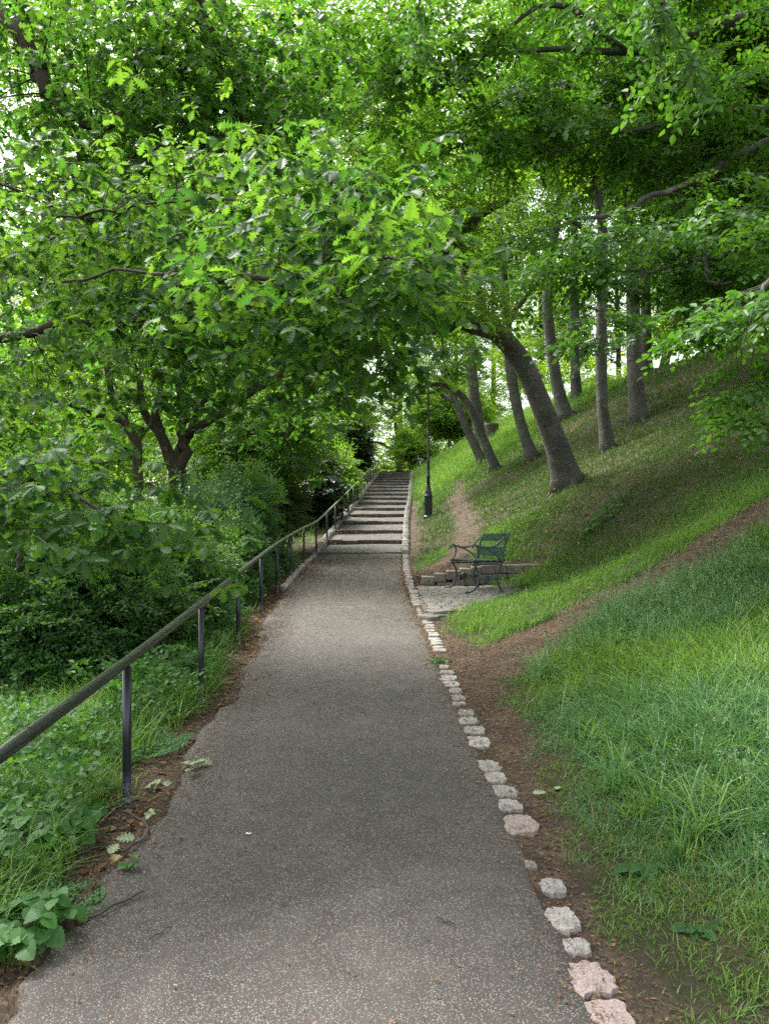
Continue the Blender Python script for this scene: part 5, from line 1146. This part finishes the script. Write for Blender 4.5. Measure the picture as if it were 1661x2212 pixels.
for (lab, px, py, d, blobs) in (
    ('leafy tree beyond the ridge, seen between the grey beech and the dark straight one', 1335, 860, 50, [(1310, 600, 50, 3.4, 3, 2.8, 110), (1290, 740, 50, 3.2, 2, 1.3, 60)]),
    ('leafy tree beyond the ridge, right of the leaning dark trunk', 1560, 760, 46, [(1590, 590, 46, 3.6, 3, 2.8, 120), (1450, 680, 46, 2.2, 1.8, 1.0, 46)]),
    ('leafy tree beyond the ridge, seen left of the pale ringed beech', 1170, 880, 52, [(1165, 760, 52, 2.8, 2.6, 3.0, 120), (1225, 640, 52, 2.6, 2.4, 2.2, 70)])):
    tree('woodland_tree', lab, 'tree', trunkline(px, py, d, .2, [(px, py - 130, d, .15), (px - 5, py - 260, d, .1)]), [], [B(*b_) for b_ in blobs], TB2, 'wood', 'bark_rough', 9, .8, .85, group='background trees', roots=False, dens=.6)
# far wood that reads as one mass
A = Acc(); S = Acc(); fl = []
for (px, py, d, rx, rz, n) in ((-150, 700, 55, 6, 7, 120), (120, 560, 60, 8, 7, 160), (380, 520, 66, 9, 7, 190), (640, 560, 75, 9, 8, 190), (860, 520, 84, 9, 9, 110), (1060, 560, 80, 8, 7, 130), (250, 900, 58, 8, 6, 180), (520, 860, 70, 9, 6, 170), (20, 950, 50, 6, 5, 120), (760, 840, 80, 8, 6, 45), (1000, 860, 85, 8, 5, 36), (700, 985, 78, 6, 2.0, 60), (880, 990, 82, 7, 2.0, 60), (1050, 940, 78, 6, 3, 60), (300, 300, 60, 8, 6, 110), (760, 260, 70, 9, 6, 120), (100, 100, 56, 8, 6, 110), (500, 60, 60, 8, 6, 110)):
    c = U(px, py, d); fl.append((c, (rx, 4, rz), n)); g = float(gz(c[0], c[1])); L = smoothline([(c[0], c[1], g, .3), (c[0] + .3, c[1], (g + c[2]) / 2, .22), (c[0], c[1], c[2] + 2, .1)], 3); tube(S, L, 7, 0); 
    foliage(A, None, [L], [fl[-1]], TB2, 14, 1.3, (0, 1), .7, 1.15)
wd_ = empty('far_wood', (0, 60, 0)); tag(wd_, 'bright far-off wood closing the view behind the nearer trees', 'wood', kind='stuff')
A.build('foliage', [M['wood'], M['twig']], wd_, False, (0, 60, 0)); S.build('trunks', M['bark_rough'], wd_, True, (0, 60, 0))
# ------------------------------------------------------------------ camera, light
cam = bpy.data.cameras.new('camera'); co_ = bpy.data.objects.new('camera', cam); col.objects.link(co_)
co_.location = (0, 0, CAMZ); co_.rotation_euler = (R(90), 0, 0); cam.sensor_fit = 'VERTICAL'; cam.sensor_height = 24
cam.lens = 24 * F / 2212; cam.clip_end = 600; cam.clip_start = .05
cam.shift_x = 0; cam.shift_y = 0
scene.camera = co_
w = bpy.data.worlds.new('World'); scene.world = w; w.use_nodes = True; nt = w.node_tree
bg = nt.nodes['Background']; sky = nt.nodes.new('ShaderNodeTexSky'); sky.sky_type = 'NISHITA'; sky.sun_disc = False
SUN_EL, SUN_AZ = 56, -50          # azimuth from +Y towards +X
sky.sun_elevation = R(SUN_EL); sky.sun_rotation = R(SUN_AZ); sky.dust_density = 4; sky.air_density = 1.2
hs = nt.nodes.new('ShaderNodeHueSaturation'); hs.inputs['Saturation'].default_value = .28
nt.links.new(sky.outputs[0], hs.inputs['Color']); nt.links.new(hs.outputs[0], bg.inputs[0]); bg.inputs[1].default_value = .15
sl = bpy.data.lights.new('sun', 'SUN'); sl.energy = 2.4; sl.angle = R(20); sl.color = (1, .96, .9)
so = bpy.data.objects.new('sun', sl); col.objects.link(so)
d = Vector((math.sin(R(SUN_AZ)) * math.cos(R(SUN_EL)), math.cos(R(SUN_AZ)) * math.cos(R(SUN_EL)), math.sin(R(SUN_EL))))
so.rotation_euler = (-d).to_track_quat('-Z', 'Y').to_euler()
scene.view_settings.view_transform = 'Standard'; scene.view_settings.look = 'None'; scene.view_settings.exposure = 1.88; scene.view_settings.gamma = 1
scene.render.engine = 'CYCLES'; c = scene.cycles
c.max_bounces = 8; c.diffuse_bounces = 6; c.glossy_bounces = 2; c.transmission_bounces = 4; c.transparent_max_bounces = 4
c.use_denoising = False; c.use_adaptive_sampling = True; c.adaptive_threshold = .012
c.caustics_reflective = False; c.caustics_refractive = False; c.sample_clamp_indirect = 6
